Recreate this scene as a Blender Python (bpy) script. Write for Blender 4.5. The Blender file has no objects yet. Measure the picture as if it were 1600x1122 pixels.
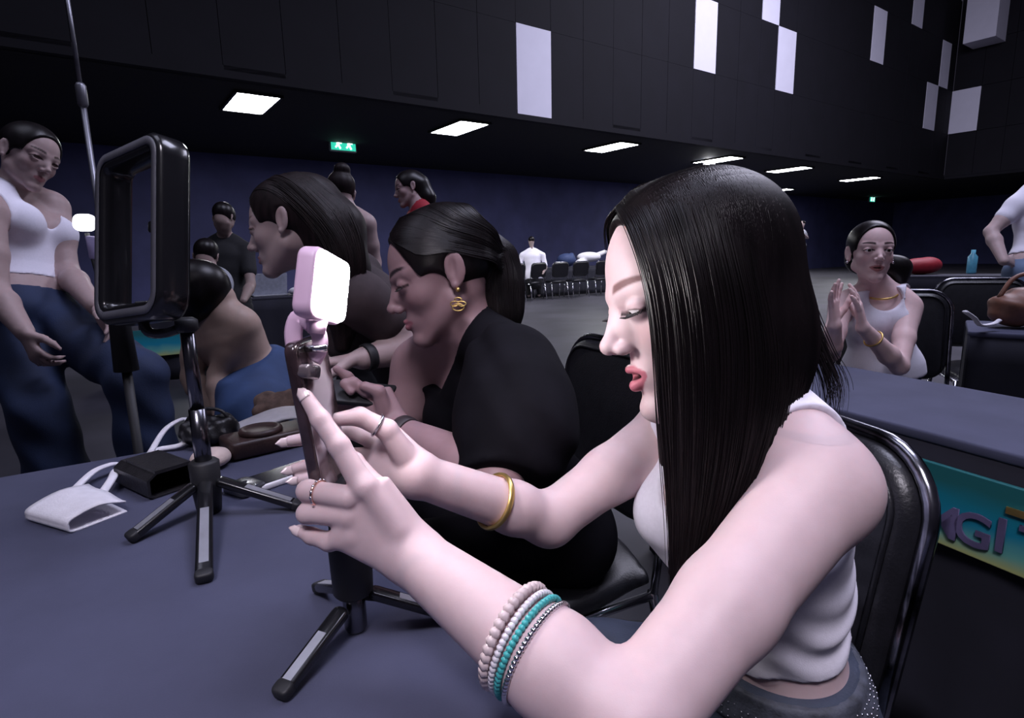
import bpy, bmesh, math, random
import numpy as np
from mathutils import Vector, Matrix

# ------------------------------------------------------------------ camera, world, light, exposure
scn = bpy.context.scene
COL = scn.collection
FPX, CAMH = 900.0, 1.15
TH = math.atan(FPX / 4900.0)          # pitch down
RO = math.atan(110 / 4900.0)          # roll
_R0 = np.array([1., 0, 0]); _U0 = np.array([0, math.sin(TH), math.cos(TH)])
CF = np.array([0, math.cos(TH), -math.sin(TH)])
CR = math.cos(RO) * _R0 - math.sin(RO) * _U0
CU = math.cos(RO) * _U0 + math.sin(RO) * _R0
CC = np.array([0, 0, CAMH])
cam_d = bpy.data.cameras.new('camera'); cam = bpy.data.objects.new('camera', cam_d); COL.objects.link(cam)
cam_d.sensor_width = 36; cam_d.lens = FPX / 1600 * 36; cam_d.clip_start = .01; cam_d.clip_end = 200
cam.matrix_world = Matrix(((CR[0], CU[0], -CF[0], 0), (CR[1], CU[1], -CF[1], 0), (CR[2], CU[2], -CF[2], CAMH), (0, 0, 0, 1)))
scn.camera = cam
scn.view_settings.view_transform = 'Standard'; scn.view_settings.look = 'None'
scn.view_settings.gamma = 1; scn.view_settings.use_curve_mapping = False
scn.view_settings.exposure = 0.0
wd = bpy.data.worlds.new('world'); scn.world = wd; wd.use_nodes = True
wd.node_tree.nodes['Background'].inputs[0].default_value = (.36, .33, .52, 1)
wd.node_tree.nodes['Background'].inputs[1].default_value = .08

AZ = math.radians(54.6)
Uw = np.array([math.sin(AZ), math.cos(AZ), 0]); Nw = np.array([-math.cos(AZ), math.sin(AZ), 0]); Zw = np.array([0, 0, 1.])
def area(name, loc, target, size, power, color, spread=180):
    l = bpy.data.lights.new(name, 'AREA'); l.shape = 'RECTANGLE'; l.size = size[0]; l.size_y = size[1]
    l.energy = power; l.color = color; l.spread = math.radians(spread)
    o = bpy.data.objects.new(name, l); COL.objects.link(o); o.location = loc
    d = Vector(target) - Vector(loc); o.rotation_euler = d.to_track_quat('-Z', 'Y').to_euler()
    return o
# an added key light, then unseen house lights high over the hall
area('unseen_light', (-.3, -1.5, 4.2), (0.16, .55, .9), (1.0, .9), 8, (.92, .86, 1.0), 42)  # added key with a narrow cone, brightens mostly the woman in front
area('unseen_light', (-3.0, 1.0, 7.0), (-1.2, 2.2, .5), (3, 3), 52, (.76, .78, 1.0))
area('unseen_light', (2.2, 2.0, 7.5), (2.0, 2.6, 0), (3, 3), 340, (.74, .75, 1.0))
area('unseen_light', tuple(Uw * 12 + Nw * 3 + Zw * 9), tuple(Uw * 14 + Nw * 5), (6, 6), 1250, (.80, .79, 1.0))

def ray(x, y): return CF + (x - 800) / FPX * CR - (y - 561) / FPX * CU
def W(x, y, d): return CC + d * ray(x, y)                       # pixel + distance along the view axis
def PZ(x, y, z): r = ray(x, y); return CC + r * (z - CAMH) / r[2]   # pixel on a level plane
def PP(x, y, p, n): r = ray(x, y); return CC + r * (np.dot(np.asarray(p) - CC, n) / np.dot(r, n))   # pixel on any plane
def CD(r, u, f):                                                 # direction in camera axes
    v = r * CR + u * CU + f * CF; return v / np.linalg.norm(v)
def nrm(v): v = np.asarray(v, float); return v / np.linalg.norm(v)
def lerp(a, b, t): return np.asarray(a, float) * (1 - t) + np.asarray(b, float) * t

# ------------------------------------------------------------------ materials
MATS = {}
def mat(name, col, rough=.6, metal=0., emit=None, estr=0., nscale=30., nvar=.12, bump=0., bscale=200., attr=False,
        stretch=(1, 1, 1), spec=.5, coat=0., alpha=1., sss=0., trans=0., sheen=0.):
    if name in MATS: return MATS[name]
    m = bpy.data.materials.new(name); m.use_nodes = True; nt = m.node_tree
    b = nt.nodes['Principled BSDF']; L = nt.links
    b.inputs['Roughness'].default_value = rough; b.inputs['Metallic'].default_value = metal
    b.inputs['Specular IOR Level'].default_value = spec; b.inputs['Coat Weight'].default_value = coat
    b.inputs['Alpha'].default_value = alpha; b.inputs['Transmission Weight'].default_value = trans
    b.inputs['Sheen Weight'].default_value = sheen
    if sss:
        b.inputs['Subsurface Weight'].default_value = sss; b.inputs['Subsurface Radius'].default_value = (1, .35, .25); b.inputs['Subsurface Scale'].default_value = .006
    tc = nt.nodes.new('ShaderNodeTexCoord'); mp = nt.nodes.new('ShaderNodeMapping'); mp.inputs['Scale'].default_value = stretch
    L.new(tc.outputs['Object'], mp.inputs[0])
    nz = nt.nodes.new('ShaderNodeTexNoise'); nz.inputs['Scale'].default_value = nscale; nz.inputs['Detail'].default_value = 5
    L.new(mp.outputs[0], nz.inputs['Vector'])
    mr = nt.nodes.new('ShaderNodeMapRange'); mr.inputs['From Min'].default_value = .3; mr.inputs['From Max'].default_value = .7
    mr.inputs['To Min'].default_value = 1 - nvar; mr.inputs['To Max'].default_value = 1 + nvar
    L.new(nz.outputs['Fac'], mr.inputs['Value'])
    mx = nt.nodes.new('ShaderNodeVectorMath'); mx.operation = 'SCALE'
    L.new(mr.outputs[0], mx.inputs['Scale'])
    if attr:
        at = nt.nodes.new('ShaderNodeAttribute'); at.attribute_name = 'Col'; L.new(at.outputs['Color'], mx.inputs[0])
    else: mx.inputs[0].default_value = col[:3]
    L.new(mx.outputs[0], b.inputs['Base Color'])
    if emit: b.inputs['Emission Color'].default_value = (*emit, 1); b.inputs['Emission Strength'].default_value = estr
    if bump:
        n2 = nt.nodes.new('ShaderNodeTexNoise'); n2.inputs['Scale'].default_value = bscale; n2.inputs['Detail'].default_value = 3
        L.new(mp.outputs[0], n2.inputs['Vector'])
        bp = nt.nodes.new('ShaderNodeBump'); bp.inputs['Strength'].default_value = bump; bp.inputs['Distance'].default_value = .002
        L.new(n2.outputs['Fac'], bp.inputs['Height']); L.new(bp.outputs[0], b.inputs['Normal'])
    MATS[name] = m; return m

# ------------------------------------------------------------------ objects
def link(name, me, m=None, parent=None, smooth=False):
    o = bpy.data.objects.new(name, me); COL.objects.link(o)
    if m is not None: me.materials.append(m)
    if smooth: me.polygons.foreach_set('use_smooth', [True] * len(me.polygons))
    if parent is not None: o.parent = parent
    return o
def tag(o, label=None, cat=None, group=None, kind=None):
    if label: o['label'] = label
    if cat: o['category'] = cat
    if group: o['group'] = group
    if kind: o['kind'] = kind
    return o
def empty(name, loc, label=None, cat=None, group=None):
    o = bpy.data.objects.new(name, None); COL.objects.link(o); o.location = Vector(loc); o.empty_display_size = .05
    return tag(o, label, cat, group)
def adopt(root, *objs):                                         # parent world-space meshes under an Empty without moving them
    for o in objs:
        o.parent = root; o.matrix_parent_inverse = Matrix.Translation(-root.location)
    return root
def mesh(name, v, f):
    me = bpy.data.meshes.new(name); me.from_pydata([tuple(map(float, p)) for p in v], [], [tuple(q) for q in f]); me.update(); return me
class MB:                                                       # collects shapes for one mesh
    def __init__(s): s.v = []; s.f = []
    def add(s, v, f):
        o = len(s.v); s.v += [tuple(map(float, p)) for p in v]; s.f += [tuple(i + o for i in q) for q in f]; return s
    def box(s, c, sx, sy, sz, ax=None):                         # full sizes, optional axes (3 unit vectors)
        c = np.asarray(c, float); ax = np.eye(3) if ax is None else np.asarray(ax, float)
        v = [c + ax[0] * sx * i / 2 + ax[1] * sy * j / 2 + ax[2] * sz * k / 2 for i in (-1, 1) for j in (-1, 1) for k in (-1, 1)]
        return s.add(v, [(0, 1, 3, 2), (4, 6, 7, 5), (0, 4, 5, 1), (2, 3, 7, 6), (0, 2, 6, 4), (1, 5, 7, 3)])
    def tube(s, pts, r, n=8, cap=True, flat=None, up=None):     # r: number or list; flat: squash ratio of second axis
        pts = [np.asarray(p, float) for p in pts]; m = len(pts)
        rr = r if hasattr(r, '__len__') else [r] * m
        t = [nrm(pts[min(i + 1, m - 1)] - pts[max(i - 1, 0)]) for i in range(m)]
        a = np.asarray(up, float) if up is not None else (np.array([0, 0, 1.]) if abs(t[0][2]) < .9 else np.array([1., 0, 0]))
        v = []; fl = 1 if flat is None else flat
        for i in range(m):
            x = nrm(np.cross(a, t[i])); y = np.cross(t[i], x)
            if up is None: a = y
            for k in range(n):
                w = 2 * math.pi * k / n; v.append(pts[i] + x * math.cos(w) * rr[i] + y * math.sin(w) * rr[i] * fl)
        f = [(i * n + k, i * n + (k + 1) % n, (i + 1) * n + (k + 1) % n, (i + 1) * n + k) for i in range(m - 1) for k in range(n)]
        if cap: f += [tuple(range(n))[::-1], tuple(range((m - 1) * n, m * n))]
        return s.add(v, f)
    def lathe(s, c, axis, prof, n=16, cap=True):                # prof: [(dist along axis, radius)]
        axis = nrm(axis); c = np.asarray(c, float)
        a = np.array([0, 0, 1.]) if abs(axis[2]) < .9 else np.array([1., 0, 0]); x = nrm(np.cross(a, axis)); y = np.cross(axis, x)
        v = [c + axis * h + (x * math.cos(2 * math.pi * k / n) + y * math.sin(2 * math.pi * k / n)) * r for h, r in prof for k in range(n)]
        f = [(i * n + k, i * n + (k + 1) % n, (i + 1) * n + (k + 1) % n, (i + 1) * n + k) for i in range(len(prof) - 1) for k in range(n)]
        if cap: f += [tuple(range(n))[::-1], tuple(range((len(prof) - 1) * n, len(prof) * n))]
        return s.add(v, f)
    def rbox(s, c, sx, sy, sz, r, ax=None, n=5, bev=None):      # box with rounded outline in the first two axes, softened faces
        c = np.asarray(c, float); ax = np.eye(3) if ax is None else np.asarray(ax, float); bev = min(r, sz / 2) * .5 if bev is None else bev
        out = []
        def ring(ins, h):
            q = []
            for cx, cy, a0 in ((1, 1, 0), (-1, 1, 90), (-1, -1, 180), (1, -1, 270)):
                for k in range(n + 1):
                    a = math.radians(a0 + 90 * k / n)
                    q.append(c + ax[0] * (cx * (sx / 2 - r) + math.cos(a) * (r - ins)) + ax[1] * (cy * (sy / 2 - r) + math.sin(a) * (r - ins)) + ax[2] * h)
            return q
        rings = [ring(bev, -sz / 2), ring(bev * .3, -sz / 2 + bev * .3), ring(0, -sz / 2 + bev), ring(0, sz / 2 - bev), ring(bev * .3, sz / 2 - bev * .3), ring(bev, sz / 2)]
        m = len(rings[0]); v = [p for q in rings for p in q]
        f = [(i * m + k, i * m + (k + 1) % m, (i + 1) * m + (k + 1) % m, (i + 1) * m + k) for i in range(5) for k in range(m)]
        f += [tuple(range(m))[::-1], tuple(range(5 * m, 6 * m))]
        return s.add(v, f)
    def poly(s, pts, n, th):                                    # flat outline given depth th along n
        pts = [np.asarray(p, float) for p in pts]; n = np.asarray(n, float); m = len(pts)
        v = pts + [p + n * th for p in pts]
        return s.add(v, [tuple(range(m))[::-1], tuple(range(m, 2 * m))] + [(i, (i + 1) % m, m + (i + 1) % m, m + i) for i in range(m)])
    def sheet(s, grid, th=0.002):                               # grid of points [i][j] given thickness along its own normals
        g = np.asarray(grid, float); a, b, _ = g.shape
        nn = np.cross(np.gradient(g, axis=0), np.gradient(g, axis=1)); nn /= np.linalg.norm(nn, axis=2, keepdims=True) + 1e-9
        v = list(g.reshape(-1, 3)) + list((g + nn * th).reshape(-1, 3)); o = a * b
        f = []
        for i in range(a - 1):
            for j in range(b - 1):
                q = (i * b + j, i * b + j + 1, (i + 1) * b + j + 1, (i + 1) * b + j); f += [q[::-1], tuple(x + o for x in q)]
        for i in range(a - 1):
            for j in (0, b - 1): f.append((i * b + j, (i + 1) * b + j, (i + 1) * b + j + o, i * b + j + o))
        for j in range(b - 1):
            for i in (0, a - 1): f.append((i * b + j, i * b + j + 1, i * b + j + 1 + o, i * b + j + o))
        return s.add(v, f)
    def sphere(s, c, r, n=10):
        c = np.asarray(c, float); r = np.asarray(r) * np.ones(3)
        v = [c + np.array([0, 0, r[2]])]
        for i in range(1, n // 2):
            a = math.pi * i / (n // 2)
            v += [c + r * np.array([math.sin(a) * math.cos(2 * math.pi * k / n), math.sin(a) * math.sin(2 * math.pi * k / n), math.cos(a)]) for k in range(n)]
        v.append(c - np.array([0, 0, r[2]])); L = len(v) - 1; h = n // 2 - 1
        f = [(0, 1 + k, 1 + (k + 1) % n) for k in range(n)]
        f += [(1 + i * n + k, 1 + (i + 1) * n + k, 1 + (i + 1) * n + (k + 1) % n, 1 + i * n + (k + 1) % n) for i in range(h - 1) for k in range(n)]
        f += [(L, 1 + (h - 1) * n + (k + 1) % n, 1 + (h - 1) * n + k) for k in range(n)]
        return s.add(v, f)
    def build(s, name, m=None, parent=None, smooth=False):
        me = mesh(name, s.v, s.f)
        bm = bmesh.new(); bm.from_mesh(me); bmesh.ops.recalc_face_normals(bm, faces=bm.faces); bm.to_mesh(me); bm.free()
        return link(name, me, m, parent, smooth)
def world_part(root, o): adopt(root, o); return o
def smooth_path(pts, n=8):                                      # Catmull-Rom through points
    p = [np.asarray(q, float) for q in pts]; p = [2 * p[0] - p[1]] + p + [2 * p[-1] - p[-2]]; out = []
    for i in range(1, len(p) - 2):
        for k in range(n):
            t = k / n; a, b, c, d = p[i - 1:i + 3]
            out.append(.5 * (2 * b + (c - a) * t + (2 * a - 5 * b + 4 * c - d) * t * t + (3 * b - a - 3 * c + d) * t ** 3))
    out.append(p[-2]); return out

# ------------------------------------------------------------------ signed-distance modelling (numpy surface nets)
class Field:
    def __init__(s): s.ops = []; s.disp = None
    def _add(s, fn, lo, hi, k, mode, tag): s.ops.append((fn, np.asarray(lo, float), np.asarray(hi, float), k, mode, tag))
    def cone(s, a, b, ra, rb, k=.02, mode='u', tag=''):
        a = np.asarray(a, float); b = np.asarray(b, float); ba = b - a; bb = max(ba @ ba, 1e-12)
        def fn(x, y, z, g):
            px, py, pz = x - a[0], y - a[1], z - a[2]
            h = np.clip((px * ba[0] + py * ba[1] + pz * ba[2]) / bb, 0, 1)
            return np.sqrt((px - h * ba[0]) ** 2 + (py - h * ba[1]) ** 2 + (pz - h * ba[2]) ** 2) - (ra + (rb - ra) * h) - g
        r = max(ra, rb); s._add(fn, np.minimum(a, b) - r, np.maximum(a, b) + r, k, mode, tag); return s
    def sph(s, c, r, k=.02, mode='u', tag=''): return s.cone(c, c, r, r, k, mode, tag)
    def ell(s, c, r, ax=None, k=.02, mode='u', tag=''):
        c = np.asarray(c, float); r = np.asarray(r, float); ax = np.eye(3) if ax is None else np.asarray(ax, float)
        def fn(x, y, z, g):
            px, py, pz = x - c[0], y - c[1], z - c[2]; k0 = 0; k1 = 0
            for i in range(3):
                q = (px * ax[i, 0] + py * ax[i, 1] + pz * ax[i, 2]) / (r[i] + g); k0 = k0 + q * q; q = q / (r[i] + g); k1 = k1 + q * q
            k0 = np.sqrt(k0); return k0 * (k0 - 1) / np.sqrt(k1 + 1e-12)
        e = np.sqrt(((ax * r[:, None]) ** 2).sum(0)); s._add(fn, c - e, c + e, k, mode, tag); return s
    def econe(s, a, b, wa, wb, L, k=.02, mode='u', tag=''):      # segment with elliptical section: (half width along L, half depth)
        a = np.asarray(a, float); b = np.asarray(b, float); ba = b - a; bb = ba @ ba; t = nrm(ba)
        L = nrm(np.asarray(L, float) - t * np.dot(L, t)); D = np.cross(t, L)
        def fn(x, y, z, g):
            px, py, pz = x - a[0], y - a[1], z - a[2]
            h = np.clip((px * ba[0] + py * ba[1] + pz * ba[2]) / bb, 0, 1)
            px, py, pz = px - h * ba[0], py - h * ba[1], pz - h * ba[2]
            u = px * L[0] + py * L[1] + pz * L[2]; v = px * D[0] + py * D[1] + pz * D[2]; e = px * t[0] + py * t[1] + pz * t[2]
            w = wa[0] + (wb[0] - wa[0]) * h + g; d = wa[1] + (wb[1] - wa[1]) * h + g; m = np.minimum(w, d)
            k0 = np.sqrt((u / w) ** 2 + (v / d) ** 2 + (e / m) ** 2)
            k1 = np.sqrt((u / w ** 2) ** 2 + (v / d ** 2) ** 2 + (e / m ** 2) ** 2) + 1e-9
            return k0 * (k0 - 1) / k1
        r = max(*wa, *wb); s._add(fn, np.minimum(a, b) - r, np.maximum(a, b) + r, k, mode, tag); return s
    def path(s, pts, rr, k=.01, mode='u', tag=''):
        for i in range(len(pts) - 1): s.cone(pts[i], pts[i + 1], rr[i], rr[i + 1], k, mode, tag)
        return s
    def plane(s, p, n, k=.003, tag=''):                         # keep the side away from n
        p = np.asarray(p, float); n = nrm(n)
        s._add(lambda x, y, z, g: (x - p[0]) * n[0] + (y - p[1]) * n[1] + (z - p[2]) * n[2], (-1e9,) * 3, (1e9,) * 3, k, 'i', tag); return s
    def func(s, fn, k=.003, mode='i'): s._add(fn, (-1e9,) * 3, (1e9,) * 3, k, mode, ''); return s
    def sub(s, tags, grow=0.): f = Field(); f.ops = [(o[0], o[1], o[2], o[3], o[4], ('g', grow)) for o in s.ops if o[5] in tags]; return f
    def bounds(s):
        u = [o for o in s.ops if o[4] == 'u']; return np.min([o[1] for o in u], 0), np.max([o[2] for o in u], 0)
    def pt(s, V):                                               # values at scattered points
        x, y, z = V.T; D = np.full(len(V), .5)
        for fn, lo, hi, k, mode, tg in s.ops:
            d = fn(x, y, z, tg[1] if isinstance(tg, tuple) else 0.)
            if mode == 'u': h = np.maximum(k - np.abs(D - d), 0) / k; D = np.minimum(D, d) - h * h * k * .25
            else:
                d = -d if mode == 's' else d; h = np.maximum(k - np.abs(D - d), 0) / k; D = np.maximum(D, d) + h * h * k * .25
        return D
    def push(s, V, off=.001, n=3):                              # move points lying inside out to the surface
        V = V.copy(); e = .002
        for _ in range(n):
            d = s.pt(V); m = d < off
            if not m.any(): break
            q = V[m]; g = np.stack([s.pt(q + np.eye(3)[i] * e) - s.pt(q - np.eye(3)[i] * e) for i in range(3)], 1); g /= np.linalg.norm(g, axis=1, keepdims=True) + 1e-9
            V[m] = q + g * (off - d[m])[:, None]
        return V
    def eval(s, ax):
        D = np.full([len(a) for a in ax], .5, np.float32)
        for fn, lo, hi, k, mode, tg in s.ops:
            g = tg[1] if isinstance(tg, tuple) else 0.
            mar = max(k, .004) + abs(g) + .012; sl = []
            for i in range(3):
                i0 = np.searchsorted(ax[i], lo[i] - mar); i1 = np.searchsorted(ax[i], hi[i] + mar); sl.append(slice(i0, i1))
            if any(q.stop <= q.start for q in sl): continue
            X = ax[0][sl[0], None, None]; Y = ax[1][None, sl[1], None]; Z = ax[2][None, None, sl[2]]
            d = np.asarray(fn(X, Y, Z, g), np.float32); c = D[tuple(sl)]
            if mode == 'u':
                h = np.maximum(k - np.abs(c - d), 0) / k; D[tuple(sl)] = np.minimum(c, d) - h * h * k * .25
            else:
                if mode == 's': d = -d
                h = np.maximum(k - np.abs(c - d), 0) / k; D[tuple(sl)] = np.maximum(c, d) + h * h * k * .25
        if s.disp is not None: D += np.asarray(s.disp(ax[0][:, None, None], ax[1][None, :, None], ax[2][None, None, :]), np.float32)
        return D
_CO = np.array([(i, j, k) for i in (0, 1) for j in (0, 1) for k in (0, 1)])
_ED = [(a, b) for a in range(8) for b in range(8) if a < b and np.abs(_CO[a] - _CO[b]).sum() == 1]
def nets(D, ax):
    S = D < 0; n = D.shape
    if not S.any(): return np.zeros((0, 3)), np.zeros((0, 4), int)
    cnt = np.zeros([m - 1 for m in n], np.uint8)
    for i, j, k in _CO: cnt += S[i:n[0] - 1 + i, j:n[1] - 1 + j, k:n[2] - 1 + k]
    cell = np.argwhere((cnt > 0) & (cnt < 8)); idx = -np.ones([m - 1 for m in n], np.int32); idx[tuple(cell.T)] = np.arange(len(cell))
    val = np.stack([D[tuple((cell + c).T)] for c in _CO], 1); acc = np.zeros((len(cell), 3)); w = np.zeros(len(cell))
    for a, b in _ED:
        m = (val[:, a] < 0) != (val[:, b] < 0); t = np.where(m, val[:, a] / np.where(m, val[:, a] - val[:, b], 1), 0)
        p = _CO[a] + t[:, None] * (_CO[b] - _CO[a]); acc += p * m[:, None]; w += m
    g = cell + acc / w[:, None]; V = np.stack([np.interp(g[:, i], np.arange(n[i]), ax[i]) for i in range(3)], 1)
    F = []
    for a in range(3):
        b, c = (a + 1) % 3, (a + 2) % 3
        s0 = [slice(None)] * 3; s1 = [slice(None)] * 3; s0[a] = slice(0, n[a] - 1); s1[a] = slice(1, n[a])
        for q in (s0, s1): q[b] = slice(1, n[b] - 1); q[c] = slice(1, n[c] - 1)
        A = S[tuple(s0)]; B = S[tuple(s1)]; e = np.argwhere(A != B); fl = A[tuple(e.T)]; e[:, b] += 1; e[:, c] += 1
        q = []
        for db, dc in ((-1, -1), (0, -1), (0, 0), (-1, 0)):
            t = e.copy(); t[:, b] += db; t[:, c] += dc; q.append(idx[tuple(t.T)])
        q = np.stack(q, 1); q[~fl] = q[~fl][:, ::-1]; F.append(q)
    return V, np.concatenate(F)
def field_mesh(name, F, vox, fine=(), colfn=None, pad=.006):
    """surface of F at vox metres, with finer blocks [(lo, hi, vox)] where detail is needed"""
    lo, hi = F.bounds(); VV = []; FF = []; off = 0
    for bi, (l, h, v) in enumerate([(lo - pad - vox, hi + pad + vox, vox)] + [(np.asarray(a), np.asarray(b), c) for a, b, c in fine]):
        if bi: l = np.maximum(l, lo - pad - v); h = np.minimum(h, hi + pad + v)
        ax = [np.arange(l[i], h[i] + v, v) for i in range(3)]
        V, Q = nets(F.eval(ax), ax)
        if len(V) == 0: continue
        for bj, (a, b, c) in enumerate(fine, 1):
            if bj <= bi: continue
            ins = np.all((V > np.asarray(a) + vox * 1.5) & (V < np.asarray(b) - vox * 1.5), 1); Q = Q[~ins[Q].any(1)]
        VV.append(V); FF.append(Q + off); off += len(V)
    V = np.concatenate(VV); Q = np.concatenate(FF)
    used = np.zeros(len(V), bool); used[Q] = True; mp = np.cumsum(used) - 1; V = V[used]; Q = mp[Q]
    me = bpy.data.meshes.new(name); me.vertices.add(len(V)); me.vertices.foreach_set('co', V.astype(np.float32).ravel())
    me.loops.add(len(Q) * 4); me.loops.foreach_set('vertex_index', Q.astype(np.int32).ravel())
    me.polygons.add(len(Q)); me.polygons.foreach_set('loop_start', np.arange(0, len(Q) * 4, 4, dtype=np.int32))
    me.polygons.foreach_set('use_smooth', np.ones(len(Q), bool)); me.update(calc_edges=True)
    if colfn is not None:
        c = colfn(V); ca = me.color_attributes.new('Col', 'FLOAT_COLOR', 'POINT')
        ca.data.foreach_set('color', np.concatenate([c, np.ones((len(c), 1))], 1).astype(np.float32).ravel())
    return me
def strands(name, guides, n, m, r=.0006, seed=1, jit=.004, trim=.12, parent=None, over=None, taper=.35, lift=.0012):
    """hair strands between neighbouring guide lines; guides: list of equally long point lists"""
    rng = np.random.RandomState(seed); G = np.array([smooth_path(g, 5) for g in guides]); ng, L, _ = G.shape
    s = (np.arange(n) + rng.rand(n)) / n * (ng - 1); i = np.minimum(s.astype(int), ng - 2); t = (s - i)[:, None, None]
    P = G[i] * (1 - t) + G[i + 1] * t
    env = np.linspace(.25, 1, L)[None, :, None]
    P = P + rng.randn(n, 1, 3) * jit * env + np.cumsum(rng.randn(n, L, 3), 1) * jit * .05
    cut = 1 - rng.rand(n) * trim; q = np.linspace(0, 1, L)
    out = np.empty_like(P)
    for a in range(n):
        for c in range(3): out[a, :, c] = np.interp(q * cut[a], q, P[a, :, c])
    if over is not None:
        for _ in range(3):
            out = over.push(out.reshape(-1, 3), lift, 4).reshape(out.shape)
            out[:, 1:-1] = out[:, 1:-1] * .4 + (out[:, :-2] + out[:, 2:]) * .3
        out = over.push(out.reshape(-1, 3), lift * .6, 3).reshape(out.shape)
    T = np.gradient(out, axis=1); T /= np.linalg.norm(T, axis=2, keepdims=True) + 1e-9
    X = np.cross(T, np.array([.3, -.8, .2])); X /= np.linalg.norm(X, axis=2, keepdims=True) + 1e-9; Y = np.cross(T, X)
    rad = r * (taper + (1 - taper) * np.sin(np.pi * np.clip(q * .9 + .12, 0, 1)))[None, :, None] * (.7 + .6 * rng.rand(n, 1, 1))
    V = np.stack([out + (X * math.cos(a) + Y * math.sin(a)) * rad for a in (0, 2.094, 4.189)], 2).reshape(-1, 3)
    base = np.arange(n)[:, None, None] * L * 3 + np.arange(L - 1)[None, :, None] * 3 + np.arange(3)[None, None, :]
    nx = np.array([1, -2 + 0, 0]); k1 = np.arange(n)[:, None, None] * L * 3 + np.arange(L - 1)[None, :, None] * 3 + ((np.arange(3) + 1) % 3)[None, None, :]
    Q = np.stack([base, k1, k1 + 3, base + 3], 3).reshape(-1, 4)
    me = bpy.data.meshes.new(name); me.vertices.add(len(V)); me.vertices.foreach_set('co', V.astype(np.float32).ravel())
    me.loops.add(len(Q) * 4); me.loops.foreach_set('vertex_index', Q.astype(np.int32).ravel())
    me.polygons.add(len(Q)); me.polygons.foreach_set('loop_start', np.arange(0, len(Q) * 4, 4, dtype=np.int32))
    me.polygons.foreach_set('use_smooth', np.ones(len(Q), bool)); me.update(calc_edges=True)
    return me
# ------------------------------------------------------------------ the hall
def SP(s, n, z): return Uw * s + Nw * n + np.array([0, 0, z])
AXW = np.array([Uw, Nw, Zw])
ZS, NF, NB, SR = 3.65, 9.26, 15.8, 27.65
def slab(name, s0, s1, n0, n1, z0, z1, m, parent=None):
    o = MB().box(SP((s0 + s1) / 2, (n0 + n1) / 2, (z0 + z1) / 2), s1 - s0, n1 - n0, z1 - z0, AXW).build(name, m)
    if parent is None: tag(o, kind='structure')
    else: o.parent = parent
    return o
carpet = mat('hall_floor', (.052, .050, .062), .45, nscale=1.1, nvar=.45, bump=.05, bscale=60, spec=.4)
navy = mat('navy_wall', (.070, .075, .21), .75, nscale=1.5, nvar=.15)
black_paint = mat('black_paint', (.006, .006, .009), .8)
fascia_m = mat('fascia_black', (.0060, .0055, .0095), .8, nscale=2, nvar=.12, spec=.32)
white_panel = mat('white_panel', (.80, .78, .90), .7, nscale=4, nvar=.02)
slab('floor', -16, 40, -8, NB, -.1, 0, carpet)
slab('wall_back', -16, 40, NB, NB + .2, 0, ZS, navy)
slab('wall_right', 40, 40.2, -8, NB, 0, ZS, navy)
slab('ceiling', -16, 40.2, NF, NB + .2, ZS, ZS + .15, black_paint)
slab('ceiling', SR, 40.2, -8, NF, ZS, ZS + .15, black_paint)
slab('trim_1', -16, SR, NF - .03, NF + .1, ZS - .02, ZS + .08, fascia_m)
slab('trim_2', SR - .03, SR + .1, -8, NF, ZS - .02, ZS + .08, fascia_m)
# door leaves in the far wall
for i, s0 in enumerate((24.0, 25.2)):
    d = slab('door_%d' % (i + 1), s0, s0 + 1.15, NB - .06, NB, 0, 2.5, mat('door_paint', (.014, .015, .030), .6))
    h = MB().tube([SP(s0 + (1.05, .1)[i], NB - .12, .95), SP(s0 + (1.05, .1)[i], NB - .12, 1.35)], .02).build('door_handle', mat('steel', (.5, .5, .55), .3, 1.)); h.parent = d
# fascia panels, each its own piece; some of them white
wf = slab('wall_fascia', -16, SR, NF + .04, NF + .2, ZS, 10.4, black_paint)
wr_ = slab('wall_return', SR + .04, SR + .2, -8, NF, ZS, 10.4, black_paint)
anc = {0: 6.83, 1: 7.66, 2: 8.50, 3: 9.35, 5: 11.08, 6: 11.98, 7: 12.81, 9: 14.66, 10: 15.45, 11: 16.33, 16: 20.71, 17: 21.6, 19: 23.45, 20: 24.3, 21: 25.2, 22: 26.22, 23: 27.05, 24: SR}
ks = sorted(anc); zr = [3.73, 5.31, 6.89, 8.47, 10.05]
whites = {(0, 0), (6, 1), (9, 2), (10, 1), (16, 2), (19, 3), (22, 2), (21, 1)}
def sk(k): return 6.83 + .84 * k if k < 0 else float(np.interp(k, ks, [anc[q] for q in ks]))
for k in range(-14, 24):
    for r in range(4):
        if r > 1 and k < 4: continue
        w = (k, r) in whites
        slab('panel', sk(k) + .004, sk(k + 1) - .004, NF - (.012 if w else (k * 7 + r * 3) % 3 * .001), NF + .04, zr[r] + .002, zr[r + 1] - .002, white_panel if w else fascia_m, wf)
for k in range(0, 14):
    for r in range(4):
        n1 = NF - .05 - .86 * k
        o = MB().box(SP(SR + .01, n1 - .43, (zr[r] + zr[r + 1]) / 2), .06, .848, 1.568, AXW).build('panel', fascia_m); o.parent = wr_
q = [PP(x, y, SP(SR - .03, 0, 0), Uw) for x, y in ((1481, 210), (1525, 206), (1534, 135), (1488, 140))]
na = np.mean([q[0] @ Nw, q[3] @ Nw]); nb_ = np.mean([q[1] @ Nw, q[2] @ Nw])
o = MB().box(SP(SR - .03, (na + nb_) / 2, 6.1), .02, abs(na - nb_), 1.56, AXW).build('panel', white_panel); o.parent = wr_
a = PP(1504, 72, SP(0, 8.75, 0), Nw); b = PP(1526, 80, SP(0, 8.75, 0), Nw); s1 = min(b @ Uw, SR - .05); c = PP(1570, 72, SP(s1, 0, 0), Uw)
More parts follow.
